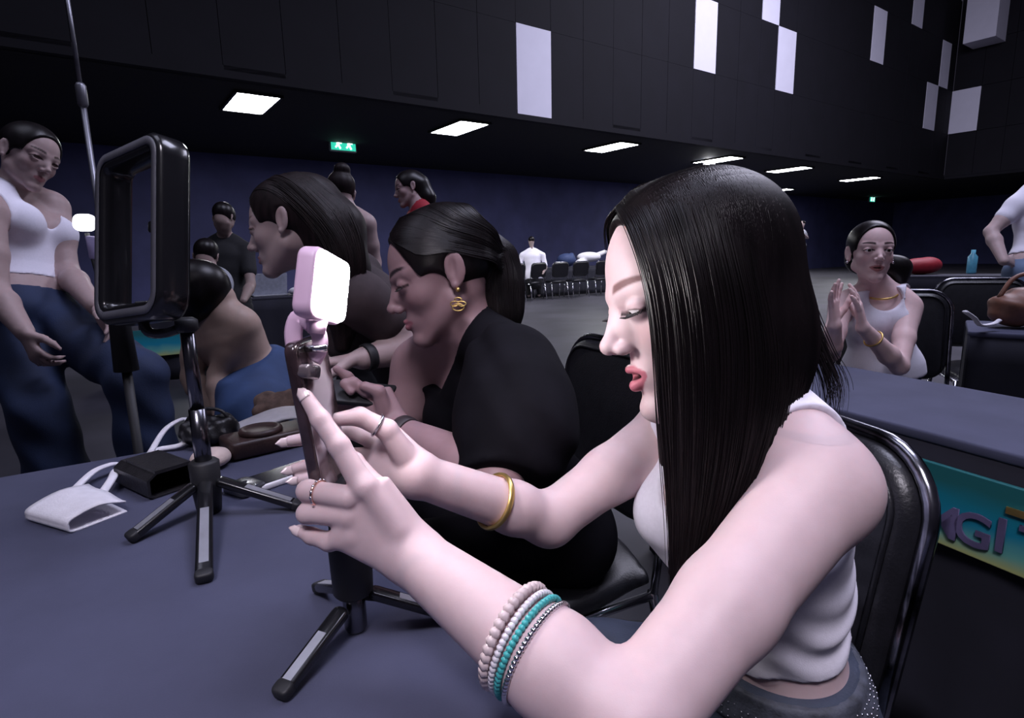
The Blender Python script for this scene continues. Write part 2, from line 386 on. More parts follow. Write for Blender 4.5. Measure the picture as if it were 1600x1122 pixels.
o = MB().box(SP((a @ Uw + s1) / 2, (8.75 + c @ Nw) / 2, b[2] + .78), s1 - a @ Uw, 8.75 - c @ Nw, 1.56, AXW).build('panel', white_panel); o.parent = wr_
# troffer lights in the low ceiling
glow = mat('lamp_glow', (1, 1, 1), .5, emit=(.95, .95, 1.0), estr=45)
dkm = mat('dark_metal', (.012, .012, .014), .45, .3)
for i, (s_, n_) in enumerate(((2.38, 10.5), (6.25, 10.45), (10.55, 10.5), (14.8, 10.5), (18.75, 10.6), (24.0, 10.75), (24.95, 14.6), (20.8, 14.4))):  # last one is added, hidden behind the hair, to brighten the far wall
    r = empty('ceiling_light', SP(s_, n_, ZS - .04), ['lit white ceiling panel at far left beside the white wall panels', 'lit white ceiling panel above the woman in red', 'lit white ceiling panel left of the long black hair', 'lit ceiling panel hidden behind the long black hair', 'longest lit ceiling strip right of the long black hair', 'lit ceiling strip above the small exit sign', 'short lit ceiling strip lowest on the far ceiling', 'added ceiling strip brightening the wall, hidden behind the woman with long hair'][i], 'ceiling light', 'recessed ceiling lights')
    adopt(r, MB().rbox(SP(s_, n_, ZS - .03), .62, 1.22, .012, .05, AXW).build('diffuser', glow),
          *[MB().box(SP(s_ + a, n_ + b, ZS - .02), w, l, .04, AXW).build('frame', dkm) for a, b, w, l in ((.33, 0, .04, 1.3), (-.33, 0, .04, 1.3), (0, .64, .7, .04), (0, -.64, .7, .04))])
# exit signs hanging from the low ceiling
def exit_sign(px, py, n, w, h, label):
    c = PP(px, py, SP(0, n, 0), Nw); r = empty('exit_sign', c, label, 'exit sign', 'exit signs')
    ps = [MB().rbox(c, w, h, .08, .03, np.array([Uw, Zw, -Nw])).build('housing', mat('sign_grey', (.25, .27, .29), .5)),
          MB().box(c - Nw * .045 - Zw * h * .12, w * .9, .012, h * .62, AXW).build('face', mat('exit_green', (.02, .35, .22), .5, emit=(.03, .55, .38), estr=1.2))]
    for e in (-1, 1):
        m = MB(); b = c - Nw * .055 + Uw * e * w * .2 - Zw * h * .12
        m.sphere(b + Zw * h * .2 + Uw * .01, (h * .07,) * 3, 8); m.tube([b + Zw * h * .12, b - Zw * h * .05], h * .08, 6); m.tube([b - Zw * h * .05, b - Zw * h * .25 + Uw * .05], h * .045, 6); m.tube([b - Zw * h * .05, b - Zw * h * .2 - Uw * .06], h * .045, 6); m.tube([b + Zw * h * .1, b + Uw * .08], h * .035, 6)
        ps.append(m.build('pictogram', mat('exit_white', (.8, .95, .9), .5, emit=(.7, 1, .9), estr=2.2)))
    for e in (-1, 1): ps.append(MB().tube([c + Uw * e * w * .35 + Zw * h * .5, np.array([*(c + Uw * e * w * .35)[:2], ZS])], .008, 6).build('rod', dkm))
    adopt(r, *ps)
exit_sign(535, 221, 13.2, .62, .46, 'green exit sign hanging above the dark wall at left')
exit_sign(1362, 310, 14.6, .62, .40, 'small bright exit sign above the doors at far right')
c = PP(1100, 262, SP(0, 10.8, 0), Nw); r = empty('projector', c, 'small ceiling projector with a bright lens dot above the long hair', 'projector')
adopt(r, MB().rbox(c, .62, .36, .22, .04, np.array([Uw, Nw, Zw])).build('housing', mat('projector_grey', (.12, .12, .14), .5)), MB().lathe(c + Uw * -.1 - Nw * .19 + Zw * .06, -Nw, [(-.03, .06), (.03, .06)], 12).build('lens', glow), MB().tube([c + Zw * .1, np.array([c[0], c[1], ZS])], .03).build('mount', dkm))
c = PP(148, 152, SP(0, NB, 0), Nw); tag(MB().rbox(c - Nw * .03, .34, .52, .05, .03, np.array([Uw, Zw, -Nw])).build('warning_sign', mat('sign_yellow', (.55, .30, .04), .5, nscale=14, nvar=.5)), 'small yellow sign on the dark wall behind the light stand', 'sign')

# ------------------------------------------------------------------ tables
AT = math.radians(57); Ut = np.array([math.sin(AT), math.cos(AT), 0]); Nt = np.array([-math.cos(AT), math.sin(AT), 0])
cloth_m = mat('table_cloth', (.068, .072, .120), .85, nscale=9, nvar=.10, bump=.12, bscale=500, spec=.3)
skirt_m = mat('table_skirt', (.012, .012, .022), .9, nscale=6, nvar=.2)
def table(name, label, o, du, dn, lu, ln, m=None, group='cloth covered tables', pleat=.25, skip=()):
    """o: corner on the top, spanning lu along du and ln along dn"""
    o = np.asarray(o, float); c = o + du * lu / 2 + dn * ln / 2; ax = np.array([du, dn, Zw])
    r = empty(name, (c[0], c[1], 0), label, 'table', group)
    adopt(r, MB().rbox(c - Zw * .0125, lu, ln, .025, .015, ax, 3, .006).build('cloth_top', m or cloth_m, None, True))
    for si, (d, l, a, b) in enumerate(((dn, lu, du, 1), (-dn, lu, du, 1), (du, ln, dn, 0), (-du, ln, dn, 0))):
        if si in skip: continue
        off = (ln if b else lu) / 2 - .006; n = int(l / .05); g = []
        for j in range(7):
            z = c[2] - .02 - (c[2] - .025) * j / 6
            g.append([np.array([*(c + d * (off + .012 * (j / 6) * math.sin(k * pleat * 6)) + a * (-l / 2 + l * k / n))[:2], z]) for k in range(n + 1)])
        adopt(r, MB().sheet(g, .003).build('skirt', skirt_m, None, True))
    for e in (-1, 1):
        for f_ in (-1, 1): adopt(r, MB().tube([c + du * e * (lu / 2 - .06) + dn * f_ * (ln / 2 - .06) - Zw * .03, np.array([*(c + du * e * (lu / 2 - .06) + dn * f_ * (ln / 2 - .06))[:2], 0])], .014).build('leg', dkm))
    return r
Tc = Ut * .289 + Nt * 1.418; Tc = np.array([Tc[0], Tc[1], .75])
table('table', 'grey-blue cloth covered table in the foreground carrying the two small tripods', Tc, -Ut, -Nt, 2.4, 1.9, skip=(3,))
Dr = nrm(np.array([.40, -.917, 0])); Pr = np.array([.917, .40, 0]); Rf = np.array([.895, 1.196, .75])     # right table, front edge
RO_ = Rf - Dr * .95
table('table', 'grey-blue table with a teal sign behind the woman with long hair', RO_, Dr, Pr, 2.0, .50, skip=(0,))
# sign on its front
sp0 = Rf - Pr * .02; cs = [PP(x, y, sp0, Pr) for x, y in ((1466, 729), (1600, 764), (1600, 905), (1437, 838))]
sgn = empty('sign_board', np.mean(cs, 0) * (1, 1, 0), 'teal to yellow sign board with purple letters on the right table front', 'sign')
zt = np.mean([cs[0][2], cs[1][2]]); zb = np.mean([cs[2][2], cs[3][2]]); t0 = np.mean([(cs[0] - Rf) @ Dr, (cs[3] - Rf) @ Dr]) - .16; t1 = t0 + .62
def sign_mat():
    m = bpy.data.materials.new('sign_print'); m.use_nodes = True; nt = m.node_tree; b = nt.nodes['Principled BSDF']; b.inputs['Roughness'].default_value = .4
    tc = nt.nodes.new('ShaderNodeTexCoord'); sx = nt.nodes.new('ShaderNodeSeparateXYZ'); cr = nt.nodes.new('ShaderNodeValToRGB'); mr = nt.nodes.new('ShaderNodeMapRange')
    nt.links.new(tc.outputs['Generated'], sx.inputs[0]); nz = nt.nodes.new('ShaderNodeTexNoise'); nz.inputs['Scale'].default_value = 2.5; ma = nt.nodes.new('ShaderNodeMath'); ma.operation = 'MULTIPLY_ADD'
    nt.links.new(tc.outputs['Generated'], nz.inputs['Vector']); nt.links.new(nz.outputs['Fac'], ma.inputs[0]); ma.inputs[1].default_value = .25; nt.links.new(sx.outputs['Z'], ma.inputs[2]); nt.links.new(ma.outputs[0], cr.inputs[0])
    e = cr.color_ramp.elements; e[0].position = .12; e[0].color = (.42, .46, .18, 1); e[1].position = .95; e[1].color = (.02, .15, .16, 1)
    for p, c in ((.32, (.14, .42, .36, 1)), (.55, (.01, .24, .36, 1)), (.75, (.01, .22, .30, 1))): k = e.new(p); k.color = c
    nt.links.new(cr.outputs[0], b.inputs['Base Color']); return m
smat = sign_mat(); saxs = np.array([Dr, Zw, -Pr])
cb = Rf + Dr * (t0 + t1) / 2 - Pr * .012; cb[2] = (zt + zb) / 2
adopt(sgn, MB().rbox(cb, t1 - t0, zt - zb, .012, .025, saxs, 5, .002).build('board', smat))
def text(body, size, origin, xdir, ydir, m, name='letter', extr=.002, bold=0.):
    cu = bpy.data.curves.new('txt', 'FONT'); cu.body = body; cu.size = size; cu.extrude = extr; cu.offset = bold; cu.resolution_u = 4
    t = bpy.data.objects.new('txt', cu); me = bpy.data.meshes.new_from_object(t); bpy.data.objects.remove(t)
    x = nrm(xdir); y = nrm(ydir); z = np.cross(x, y); me.transform(Matrix(((x[0], y[0], z[0], origin[0]), (x[1], y[1], z[1], origin[1]), (x[2], y[2], z[2], origin[2]), (0, 0, 0, 1))))
    return link(name, me, m)
lm = mat('letter_purple', (.13, .11, .22), .4, nscale=12, nvar=.3)
fp = Rf - Pr * .022
for ch, px, sz in (('M', 1437, 1.0), ('G', 1486, 1.0), ('I', 1549, 1.0), ('T', 1586, 1.0)):
    a = PP(px, {'M': 822, 'G': 839, 'I': 857, 'T': 872}[ch], fp, Pr); adopt(sgn, text(ch, .098, a, Dr, Zw, lm, bold=.0015))
a, b = PP(1572, 800, fp, Pr), PP(1612, 806, fp, Pr); adopt(sgn, MB().box((a + b) / 2, np.linalg.norm(b - a), .014, .003, saxs).build('gold_bar', mat('gold', (.75, .52, .18), .3, .9)))

# ------------------------------------------------------------------ chairs
pad = mat('black_vinyl', (.010, .010, .013), .36, nscale=40, nvar=.2, bump=.25, bscale=250, spec=.5)
chrome = mat('chrome', (.62, .62, .66), .18, 1.)
def chair(loc, face, label, hb=.93, w=.44, group='black banquet chairs', hs=.46):
    """loc on the floor under the seat centre, face = direction a sitter looks"""
    f_ = nrm(np.array([face[0], face[1], 0])); s_ = np.array([-f_[1], f_[0], 0]); b = np.array([loc[0], loc[1], 0]); r = empty('banquet_chair', b, label, 'chair', group)
    def q(l, f, z): return b + s_ * l + f_ * f + Zw * z
    F = Field(); A = np.array([s_, f_, Zw])
    F.ell(q(0, 0, hs - .03), (w / 2 + .012, .235, .05), A, .01); F.econe(q(0, -.19, hs - .035), q(0, .19, hs - .035), (w / 2 - .01, .035), (w / 2 - .01, .035), s_, .03)
    seat = link('seat', field_mesh('seat', F, .012), pad)
    bt = nrm(np.array([0, 0, 1.]) - f_ * .18); o = q(0, -.205, hs + .08); up = (hb - hs - .08) / bt[2]; bn = np.cross(s_, bt)
    bk = MB().rbox(o + bt * up / 2, w, up, .055, .085, np.array([s_, bt, bn]), 8, .022).build('backrest', pad, None, True)
    welt = []
    for e in (-1, 1):
        welt.append((lambda t: (t))(0))
    ps = [seat, bk]
    def edge(ins, hgt, k=8):
        out = []
        for sx, a0 in ((1, 0), (-1, 90)):
            for j in range(k + 1):
                a = math.radians(a0 + 90 * j / k); out.append(o + s_ * (sx * (w / 2 - .085) + math.cos(a) * (.085 + ins)) + bt * (up - .085 + math.sin(a) * (.085 + ins)) + bn * hgt)
        return out
    top = edge(.008, 0.)
    fr = [q(w / 2 + .006, -.19, hs - .05)] + [o + s_ * (w / 2 + .008)] + top + [o - s_ * (w / 2 + .008)] + [q(-w / 2 - .006, -.19, hs - .05)]
    ps.append(MB().tube(fr, .0095, 8).build('back_frame', mat('worn_chrome', (.22, .22, .25), .2, 1., nscale=22, nvar=.9), None, True))
    wl = edge(-.020, -.028); ps.append(MB().tube([wl[0] - bt * (up - .13)] + wl + [wl[-1] - bt * (up - .13)], .004, 6).build('piping', pad, None, True))
    wl = edge(-.020, .028); ps.append(MB().tube([wl[0] - bt * (up - .13)] + wl + [wl[-1] - bt * (up - .13)], .004, 6).build('piping', pad, None, True))
    for e in (-1, 1):
        ps.append(MB().tube([q(e * w / 2, .19, hs - .05), q(e * (w / 2 + .01), .23, 0)], .0115, 8).build('leg', chrome, None, True))
        ps.append(MB().tube([q(e * w / 2, -.19, hs - .05), q(e * (w / 2 + .01), -.27, 0)], .0115, 8).build('leg', chrome, None, True))
        ps.append(MB().tube([q(e * w / 2, .20, hs - .06), q(e * w / 2, -.20, hs - .06)], .010, 8).build('seat_rail', chrome, None, True))
    adopt(r, *ps); return r
# ------------------------------------------------------------------ people
def sst(x, a, b): t = np.clip((x - a) / (b - a), 0, 1); return t * t * (3 - 2 * t)
class Person:
    def __init__(s, loc, label, skin, group=None):
        s.F = Field(); s.skin = np.array(skin); s.root = empty('person', loc, label, 'person', group); s.hd = None; s.fine = []
    def hp(s, x, y, z): c, L, F, U, k = s.hd; return c + k * (x * L + y * F + z * U)
    def loc(s, V): c, L, F, U, k = s.hd; q = (V - c) / k; return q @ L, q @ F, q @ U
    def head(s, c, fwd, up, k=1., eye=.004, mouth=0., vox=None, gaze=-.25, lips=(.50, .16, .18), brow=(.05, .03, .03), ears=True, smile=0.):
        fwd = nrm(fwd); up = nrm(np.asarray(up) - fwd * np.dot(up, fwd)); L = nrm(np.cross(up, fwd)); s.hd = (np.asarray(c, float), L, fwd, up, k)
        s.eye = eye; s.mouth = mouth; s.lips = np.array(lips); s.brow = np.array(brow); s.gaze = gaze; s.smile = smile
        F = s.F; A = np.array([L, fwd, up]); h = s.hp; t = 'head'; o = mouth
        def E(p, r, kk, m='u', ax=A): F.ell(h(*p), np.array(r) * k, ax, kk * k, m, t)
        def Cn(a, b, ra, rb, kk, m='u'): F.cone(h(*a), h(*b), ra * k, rb * k, kk * k, m, t)
        E((0, -.015, .028), (.071, .089, .080), .02); E((0, .022, .014), (.061, .066, .077), .02); E((0, .030, -.044), (.050, .052, .060), .02)
        for q in (-1, 1):
            Cn((q * .046, .002, -.058), (q * .010, .064, -.102 - o), .019, .014, .02)
            E((q * .034, .050, -.030), (.022, .022, .020), .02); E((q * .011, .081, -.022), (.009, .012, .018), .01)
            Cn((q * .043, .063, .012), (q * .012, .080, .009), .010, .009, .012)
        E((0, .070, -.102 - o), (.016, .017, .014), .012)
        for q in (-1, 1): E((q * .033, .1005, -.009), (.019, .017, .013), .012, 's')
        Cn((0, .079, .006), (0, .103, -.034), .0060, .0068, .012); E((0, .1035, -.037), (.0088, .0090, .0085), .006)
        E((0, .063, -.070 - o * .4), (.025, .024, .022), .012)
        for q in (-1, 1): E((q * .0106, .0925, -.0415), (.0064, .0092, .0068), .005)
        for q in (-1, 1): E((q * .0060, .0975, -.0490), (.0032, .0050, .0040), .003, 's')
        for q in (-1, 1): E((q * .032, .0722, -.007), (.0160, .0138, .0132), .004)
        if eye > .0005:
            for q in (-1, 1): E((q * .032, .0855, -.0085 + eye * .3), (.0148, .0125, eye), .0012, 's')
        sm = smile
        for q in (-1, 1):
            Cn((0, .0880, -.0645), (q * (.019 + sm), .0765 - sm, -.0685 + sm * .6), .0044, .0022, .0028)
            Cn((0, .0865, -.0748 - o), (q * (.017 + sm), .0760 - sm, -.0710 - o * .5 + sm * .6), .0058, .0022, .0028)
        if o > .001: E((0, .0880, -.0690 - o * .5), (.0145 + sm, .013, .0008 + o * .36), .002, 's')
        else:
            for q in (-1, 1): Cn((0, .0925, -.0692), (q * .019, .0800, -.0695), .0010, .0006, .002, 's')
        E((0, .0975, -.0590), (.0025, .004, .006), .003, 's')
        if ears:
            for q in (-1, 1):
                ex = nrm(L * q * .9 + fwd * .0 - up * .0); eax = np.array([nrm(L * q * .92 + fwd * .35), nrm(fwd * .92 - L * q * .35 + up * .12), up])
                F.ell(h(q * .0745, -.012, -.008), np.array((.0055, .0175, .029)) * k, eax, .006 * k, 'u', t)
                F.ell(h(q * .0815, -.0075, -.006), np.array((.0075, .0105, .0190)) * k, eax, .003 * k, 's', t); F.cone(h(q * .0775, -.018, .004), h(q * .0765, -.014, -.020), .0032 * k, .0026 * k, .004 * k, 'u', t)
                F.sph(h(q * .0735, -.004, -.034), .0065 * k, .005 * k, 'u', t)
        if vox:
            e = .128 * k; c = h(0, .005, -.002); s.fine.append((c - e, c + e, vox))
    def neck(s, N, r=.048):
        s.F.cone(s.hp(0, -.022, -.045), N, r * .98, r, .03, 'u', 'neck')
    def torso(s, P, N, L, w=1., d=1., bust=1., prof=None):
        P = np.asarray(P, float); N = np.asarray(N, float); T = nrm(N - P); L = nrm(np.asarray(L) - T * np.dot(L, T)); Fw = np.cross(L, T)
        s.P, s.N, s.T, s.L, s.Fw = P, N, T, L, Fw; H = np.linalg.norm(N - P); s.H = H
        prof = prof or [(-.16, .135, .10), (0, .158, .108), (.14, .150, .10), (.38, .112, .080), (.58, .126, .090), (.76, .138, .092), (.92, .105, .062)]
        q = [P + T * H * t for t, _, _ in prof]
        for i in range(len(q) - 1):
            s.F.econe(q[i], q[i + 1], (prof[i][1] * w, prof[i][2] * d), (prof[i + 1][1] * w, prof[i + 1][2] * d), L, .03, 'u', 'hips' if prof[i + 1][0] < .2 else 'torso')
        if bust:
            for e in (-1, 1):
                s.F.ell(P + T * H * .68 + L * e * .068 * w + Fw * .078 * d, np.array((.056, .052, .056)) * bust, np.array([L, Fw, T]), .03, 'u', 'bust')
    def tp(s, l, f, t): return s.P + s.T * s.H * t + s.L * l + s.Fw * f
    def arm(s, q, sh, el, wr, r=1., tag=None, rs=(.050, .044, .036, .040, .026)):
        tg = tag or ('armL' if q > 0 else 'armR'); rs = np.array(rs) * r; F = s.F
        sh, el, wr = (np.asarray(x, float) for x in (sh, el, wr))
        a = s.tp(q * .07, -.005, .93); F.cone(a, sh, .048, rs[0], .03, 'u', 'sho')
        F.cone(s.N + s.T * .03, lerp(s.N, sh, .8) + s.T * .018, .04, .036, .035, 'u', 'sho')
        m = lerp(sh, el, .55); F.cone(sh, m, rs[0], rs[1], .02, 'u', tg); F.cone(m, el, rs[1], rs[2], .015, 'u', tg)
        m = lerp(el, wr, .3); F.cone(el, m, rs[2], rs[3], .015, 'u', tg); F.cone(m, wr, rs[3], rs[4], .015, 'u', tg)
    def leg(s, q, hip, kn, an, toe=None, r=1., rs=(.085, .070, .056, .054, .036)):
        tg = 'legL' if q > 0 else 'legR'; rs = np.array(rs) * r; F = s.F; hip, kn, an = (np.asarray(x, float) for x in (hip, kn, an))
        m = lerp(hip, kn, .5); F.cone(hip, m, rs[0], rs[1], .03, 'u', tg); F.cone(m, kn, rs[1], rs[2], .02, 'u', tg)
        m = lerp(kn, an, .35); F.cone(kn, m, rs[2], rs[3], .02, 'u', tg); F.cone(m, an, rs[3], rs[4], .02, 'u', tg)
        if toe is not None: F.cone(an, np.asarray(toe, float), .036, .026, .02, 'u', 'foot')
    def hand(s, wr, dirn, pn, curl=.5, k=1., vox=None, spread=.12, thumb=.5, q=1, nails=None):
        """open hand: dirn wrist to fingers, pn out of the palm, thumb on the side cross(dirn, pn)*q"""
        F = s.F; h = nrm(dirn); pn = nrm(np.asarray(pn) - h * np.dot(pn, h)); t = np.cross(h, pn) * q; wr = np.asarray(wr, float)
        F.econe(wr, wr + h * .082 * k, (.024 * k, .017 * k), (.039 * k, .013 * k), t, .012, 'u', 'hand'); tips = []
        for i, ln in enumerate((.068, .076, .070, .054)):
            b = wr + h * (.082 - .004 * abs(i - 1)) * k + t * (.029 - .0195 * i) * k; d = nrm(h + t * spread * (1.4 - i)); a = 0; p = [b]
            for j, f in enumerate((.45, .31, .24)):
                a += curl * (.6, .9, .6)[j]; p.append(p[-1] + (d * math.cos(a) + pn * math.sin(a)) * ln * f * k)
            F.path(p, np.array((.0095, .0085, .0075, .006)) * k, .004, 'u', 'hand'); tips.append((p[-1], nrm(p[-1] - p[-2])))
        b = wr + h * .022 * k + t * .022 * k; d = nrm(h * .75 + t * .65 + pn * thumb)
        p = [b, b + d * .040 * k, b + d * .040 * k + nrm(d + h * .4) * .03 * k, b + d * .040 * k + nrm(d + h * .6) * .055 * k]
        F.path(p, np.array((.015, .0115, .0095, .007)) * k, .006, 'u', 'hand')
        if vox: c = wr + h * .08 * k; s.fine.append((c - .115 * k, c + .115 * k, vox))
    def skincol(s, V):
        c = np.tile(s.skin, (len(V), 1))
        if s.hd is None: return c
        x, y, z = s.loc(V); ax = np.abs(x); front = sst(y, .045, .06); near = (np.sqrt(x * x + y * y + z * z) < .155).astype(float)
        def mix(w, col): nonlocal c; w = (np.clip(w, 0, 1) * near)[:, None]; c = c * (1 - w) + np.asarray(col) * w
        d = np.hypot((ax - .040) / .022, (z + .034) / .018); mix(.22 * (1 - sst(d, .2, 1.1)) * front, s.skin * (1.0, .62, .62))     # cheek colour
        zb = .0165 + .0045 * np.sin(np.clip((ax - .012) / .042, 0, 1) * 2.3); wb = .0050 - .0026 * np.clip((ax - .025) / .03, 0, 1)
        mix((1 - sst(np.abs(z - zb), wb * .5, wb * 1.25)) * sst(ax, .0105, .016) * (1 - sst(ax, .048, .056)) * front, s.brow)
        dx = (ax - .032) / .0158; zl = -.0085 + s.eye * .3 + s.eye * np.sqrt(np.clip(1 - dx * dx, 0, 1)) * (1 if s.eye > .002 else -1)
        on = (np.abs(dx) < 1.12) & (y > .066)
        mix((1 - sst(np.abs(z - zl), .0012, .0032)) * on, (.012, .008, .010))
        mix((1 - sst(np.abs(z - zl - .0040), .002, .0065)) * (np.abs(dx) < 1.2) * front * .30, s.skin * (.45, .30, .32))            # eye shadow
        o = s.mouth; sm = s.smile; xm = .0205 + sm; u = np.clip(ax / xm, 0, 1.2); zc = sm * .6 * u
        top = -.0598 - .0016 * np.exp(-(ax / .003) ** 2) - .0085 * u ** 1.6 + zc; bot = -.0812 - o + (.0105 + o * .8) * u ** 2 + zc
        mix(sst(z, bot - .0008, bot + .0008) * (1 - sst(z, top - .0008, top + .0008)) * (1 - sst(ax, xm * .94, xm * 1.02)) * sst(y, .060, .066) * .95, s.lips)
        if o > .001: mix((1 - sst(np.hypot(ax / (.012 + sm), (z + .069 + o * .5) / (.001 + o * .5)), .6, 1.0)) * (y < .088) * (y > .06), (.05, .01, .012))
        return c
    def body(s, vox, extra=None):
        def cf(V):
            c = s.skincol(V); return extra(V, c) if extra else c
        me = field_mesh('body', s.F, vox, s.fine, cf)
        o = link('body', me, mat('skin', (1, 1, 1), .48, attr=True, nscale=60, nvar=.03, bump=.04, bscale=900, spec=.28, sss=.12)); adopt(s.root, o); return o
    def wear(s, name, F, vox, m, fine=(), label=None):
        o = link(name, field_mesh(name, F, vox, fine), m); adopt(s.root, o)
        if label: o['label'] = label
        return o
    def part(s, o, label=None):
        adopt(s.root, o)
        if label: o['label'] = label
        return o
    def eyes(s, gz=(0, -.35)):
        c, L, F, U, k = s.hd
        for q in (-1, 1):
            p = s.hp(q * .032, .0722, -.0070); g = nrm(F + L * gz[0] + U * gz[1]); mb = MB()
            prof = [(math.cos(a) * .0128 * k, math.sin(a) * .0128 * k) for a in np.linspace(math.pi, 0.001, 20)]
            mb.lathe(p, g, prof, 24); o = mb.build('eye', mat('eye_white', (.62, .58, .60), .15), None, True)
            for nm, a, col in (('iris', .46, (.03, .018, .012)), ('pupil', .2, (.004, .004, .004))):
                e = MB().lathe(p, g, [(math.cos(t) * (.01300 + (nm == 'pupil') * .0002) * k, math.sin(t) * .0130 * k) for t in np.linspace(a, .001, 5)], 16, False).build(nm, mat(nm, col, .08), None, True)
                e.parent = o
            adopt(s.root, o)
    def lashes(s, n=16, ln=.008, down=.6):
        c, L, F, U, k = s.hd; mb = MB()
        for q in (-1, 1):
            for i in range(n):
                a = -1 + 2 * i / (n - 1); x = .032 + a * .0148; z = -.0085 + s.eye * .3 + s.eye * math.sqrt(max(0, 1 - a * a)) * (1 if s.eye > .002 else -1)
                y = .0725 + .0136 * math.sqrt(max(0, 1 - (a * .95) ** 2)) * .97
                p0 = s.hp(q * x, y, z); d = nrm(F * .9 + L * q * a * .6 - U * down); d2 = nrm(d + U * .9)
                mb.tube([p0, p0 + d * ln * .5, p0 + d * ln * .5 + d2 * ln * .5], [.0006, .0004, .0001], 4)
        adopt(s.root, mb.build('eyelashes', mat('lash', (.006, .005, .006), .5)))
    def tank(s, vox, m, scoop=(.062, .10, .105), back=(.06, .09, .09), hole=(.052, .10, .10), hem=.1, shL=None, shR=None, grow=.004, disp=None, fine=(), name='tank_top', label=None, hemtilt=0., drop=0., nk=(.062, .07, .06)):
        f = s.F.sub({'torso', 'hips', 'bust', 'sho'}, grow); A = np.array([s.L, s.Fw, s.T])
        f.ell(s.tp(0, .085, 1.0 - drop), scoop, A, .004, 's'); f.ell(s.tp(0, -.07, 1.02), back, A, .004, 's')
        f.plane(s.tp(0, 0, 1.09), s.T)
        f.ell(s.tp(0, .0, 1.06), nk, A, .004, 's')
        for q, sh in ((1, shL), (-1, shR)): f.ell(np.asarray(sh) + s.L * q * .012 - s.T * .01, hole, A, .004, 's')
        f.plane(s.tp(0, 0, hem), -s.T + s.Fw * hemtilt)
        f.disp = disp
        return s.wear(name, f, vox, m, fine, label)
def scalp(f, q, g=0., k=None, ear=True, hl=.0):                          # hair cap over the skull, open at the face and ears
    A = np.array([q.hd[1], q.hd[2], q.hd[3]]); k = q.hd[4]
    f.ell(q.hp(0, -.018, .030), (np.array((.0785, .0930, .0845)) + g) * k, A, .01); f.ell(q.hp(0, .018, .020), (np.array((.0680, .0725, .0830)) + g) * k, A, .02)
    f.ell(q.hp(0, .120, -.040), np.array((.088 + hl * .3, .088 + hl * .8, .114 + hl)) * k, A, .006, 's')
    for e in (-1, 1):
        f.ell(q.hp(e * .072, .036, -.058), np.array((.036, .047, .058)) * k, A, .008, 's')
        if ear: f.ell(q.hp(e * .080, -.010, -.012), np.array((.014, .021, .033)) * k, A, .003, 's')
    f.plane(q.hp(0, 0, -.070), -q.hd[3], .02)
    return f
def hairmat(): return mat('hair', (.0065, .0045, .0052), .36, nscale=8, nvar=.5, stretch=(6, 6, .6), spec=.3)
SKIN = (.70, .50, .47)
chrome_dark = mat('dark_chrome', (.16, .16, .18), .22, 1.)
gloss_black = mat('gloss_black', (.008, .008, .010), .25, coat=.3)
matte_black = mat('matte_black', (.012, .012, .015), .55)
# ------------------------------------------------------------------ chairs in view
chair((.178, .78), (-.97, -.24), 'black padded chair with chrome frame behind the woman with long hair', .90)
chair((.03, 1.27), (-.90, -.44), 'black padded chair under the woman in the black dress', .92)
chair(tuple(W(1400, 560, 2.50)[:2]), (-.45, -.9), 'black chair with chrome edge behind the clapping woman', .93)
chair(tuple(W(1558, 500, 3.2)[:2]), (-.35, -.95), 'black chair with empty backrest right of the clapping woman', .93)
# ------------------------------------------------------------------ phone tripod in the foreground
def table_tripod(label, hub, feet, leg_r, sleeve, pole, zt=.75):
    r = empty('phone_tripod', (hub[0], hub[1], zt), label, 'tripod', 'small phone tripods')
    for f_, w in feet:
        f_ = np.array([f_[0], f_[1], zt + .008]); a = np.array([hub[0], hub[1], zt + w]); d = nrm(f_ - a); s_ = nrm(np.cross(d, Zw)); n_ = np.cross(s_, d)
        a2 = a + d * .018; L = np.linalg.norm(f_ - a2)
        lg = MB().rbox((a2 + f_) / 2, L, leg_r * 2, leg_r * 1.1, leg_r * .8, np.array([d, s_, n_]), 4).build('leg', gloss_black, None, True)
        ins = MB().box(a2 + d * L * .62 + n_ * leg_r * .56, L * .55, leg_r * 1.1, .001, np.array([d, s_, n_])).build('inlay', mat('brushed_silver', (.62, .62, .68), .42, .85), None)
        tip = MB().rbox(f_ - d * .004, .016, leg_r * 2.1, leg_r * 1.3, leg_r * .6, np.array([d, s_, n_]), 4).build('rubber_foot', matte_black, None, True)
        adopt(r, lg)
        for p in (ins, tip): p.parent = lg; p.matrix_parent_inverse = Matrix.Identity(4)
        adopt(r, MB().tube([a - Zw * .012, lerp(a, f_, .45) - Zw * .002], .0025, 6).build('strut', matte_black))
    return r
h2 = PZ(557, 985, .75)
tr = table_tripod('black table tripod with chrome inlaid legs holding the phone', h2, ((PZ(440, 1095, .75), .042), (PZ(500, 925, .75), .05), (PZ(706, 970, .75), .052)), .009, .02, None)
adopt(tr, MB().lathe((h2[0], h2[1], .752), Zw, [(0, .010), (.004, .012), (.05, .012), (.052, .008)], 16).build('centre_post', chrome_dark, None, True),
      MB().lathe((h2[0], h2[1], .795), Zw, [(0, .018), (.004, .021), (.055, .0225), (.06, .020), (.085, .020), (.088, .014)], 24).build('sleeve', matte_black, None, True))
ph = W(497, 645, .575)                                           # phone centre
ztop = W(500, 770, .575)[2]
adopt(tr, MB().tube([(h2[0], h2[1], .87), (h2[0], h2[1], ztop - .03)], .011, 12).build('pole', chrome_dark, None, True))
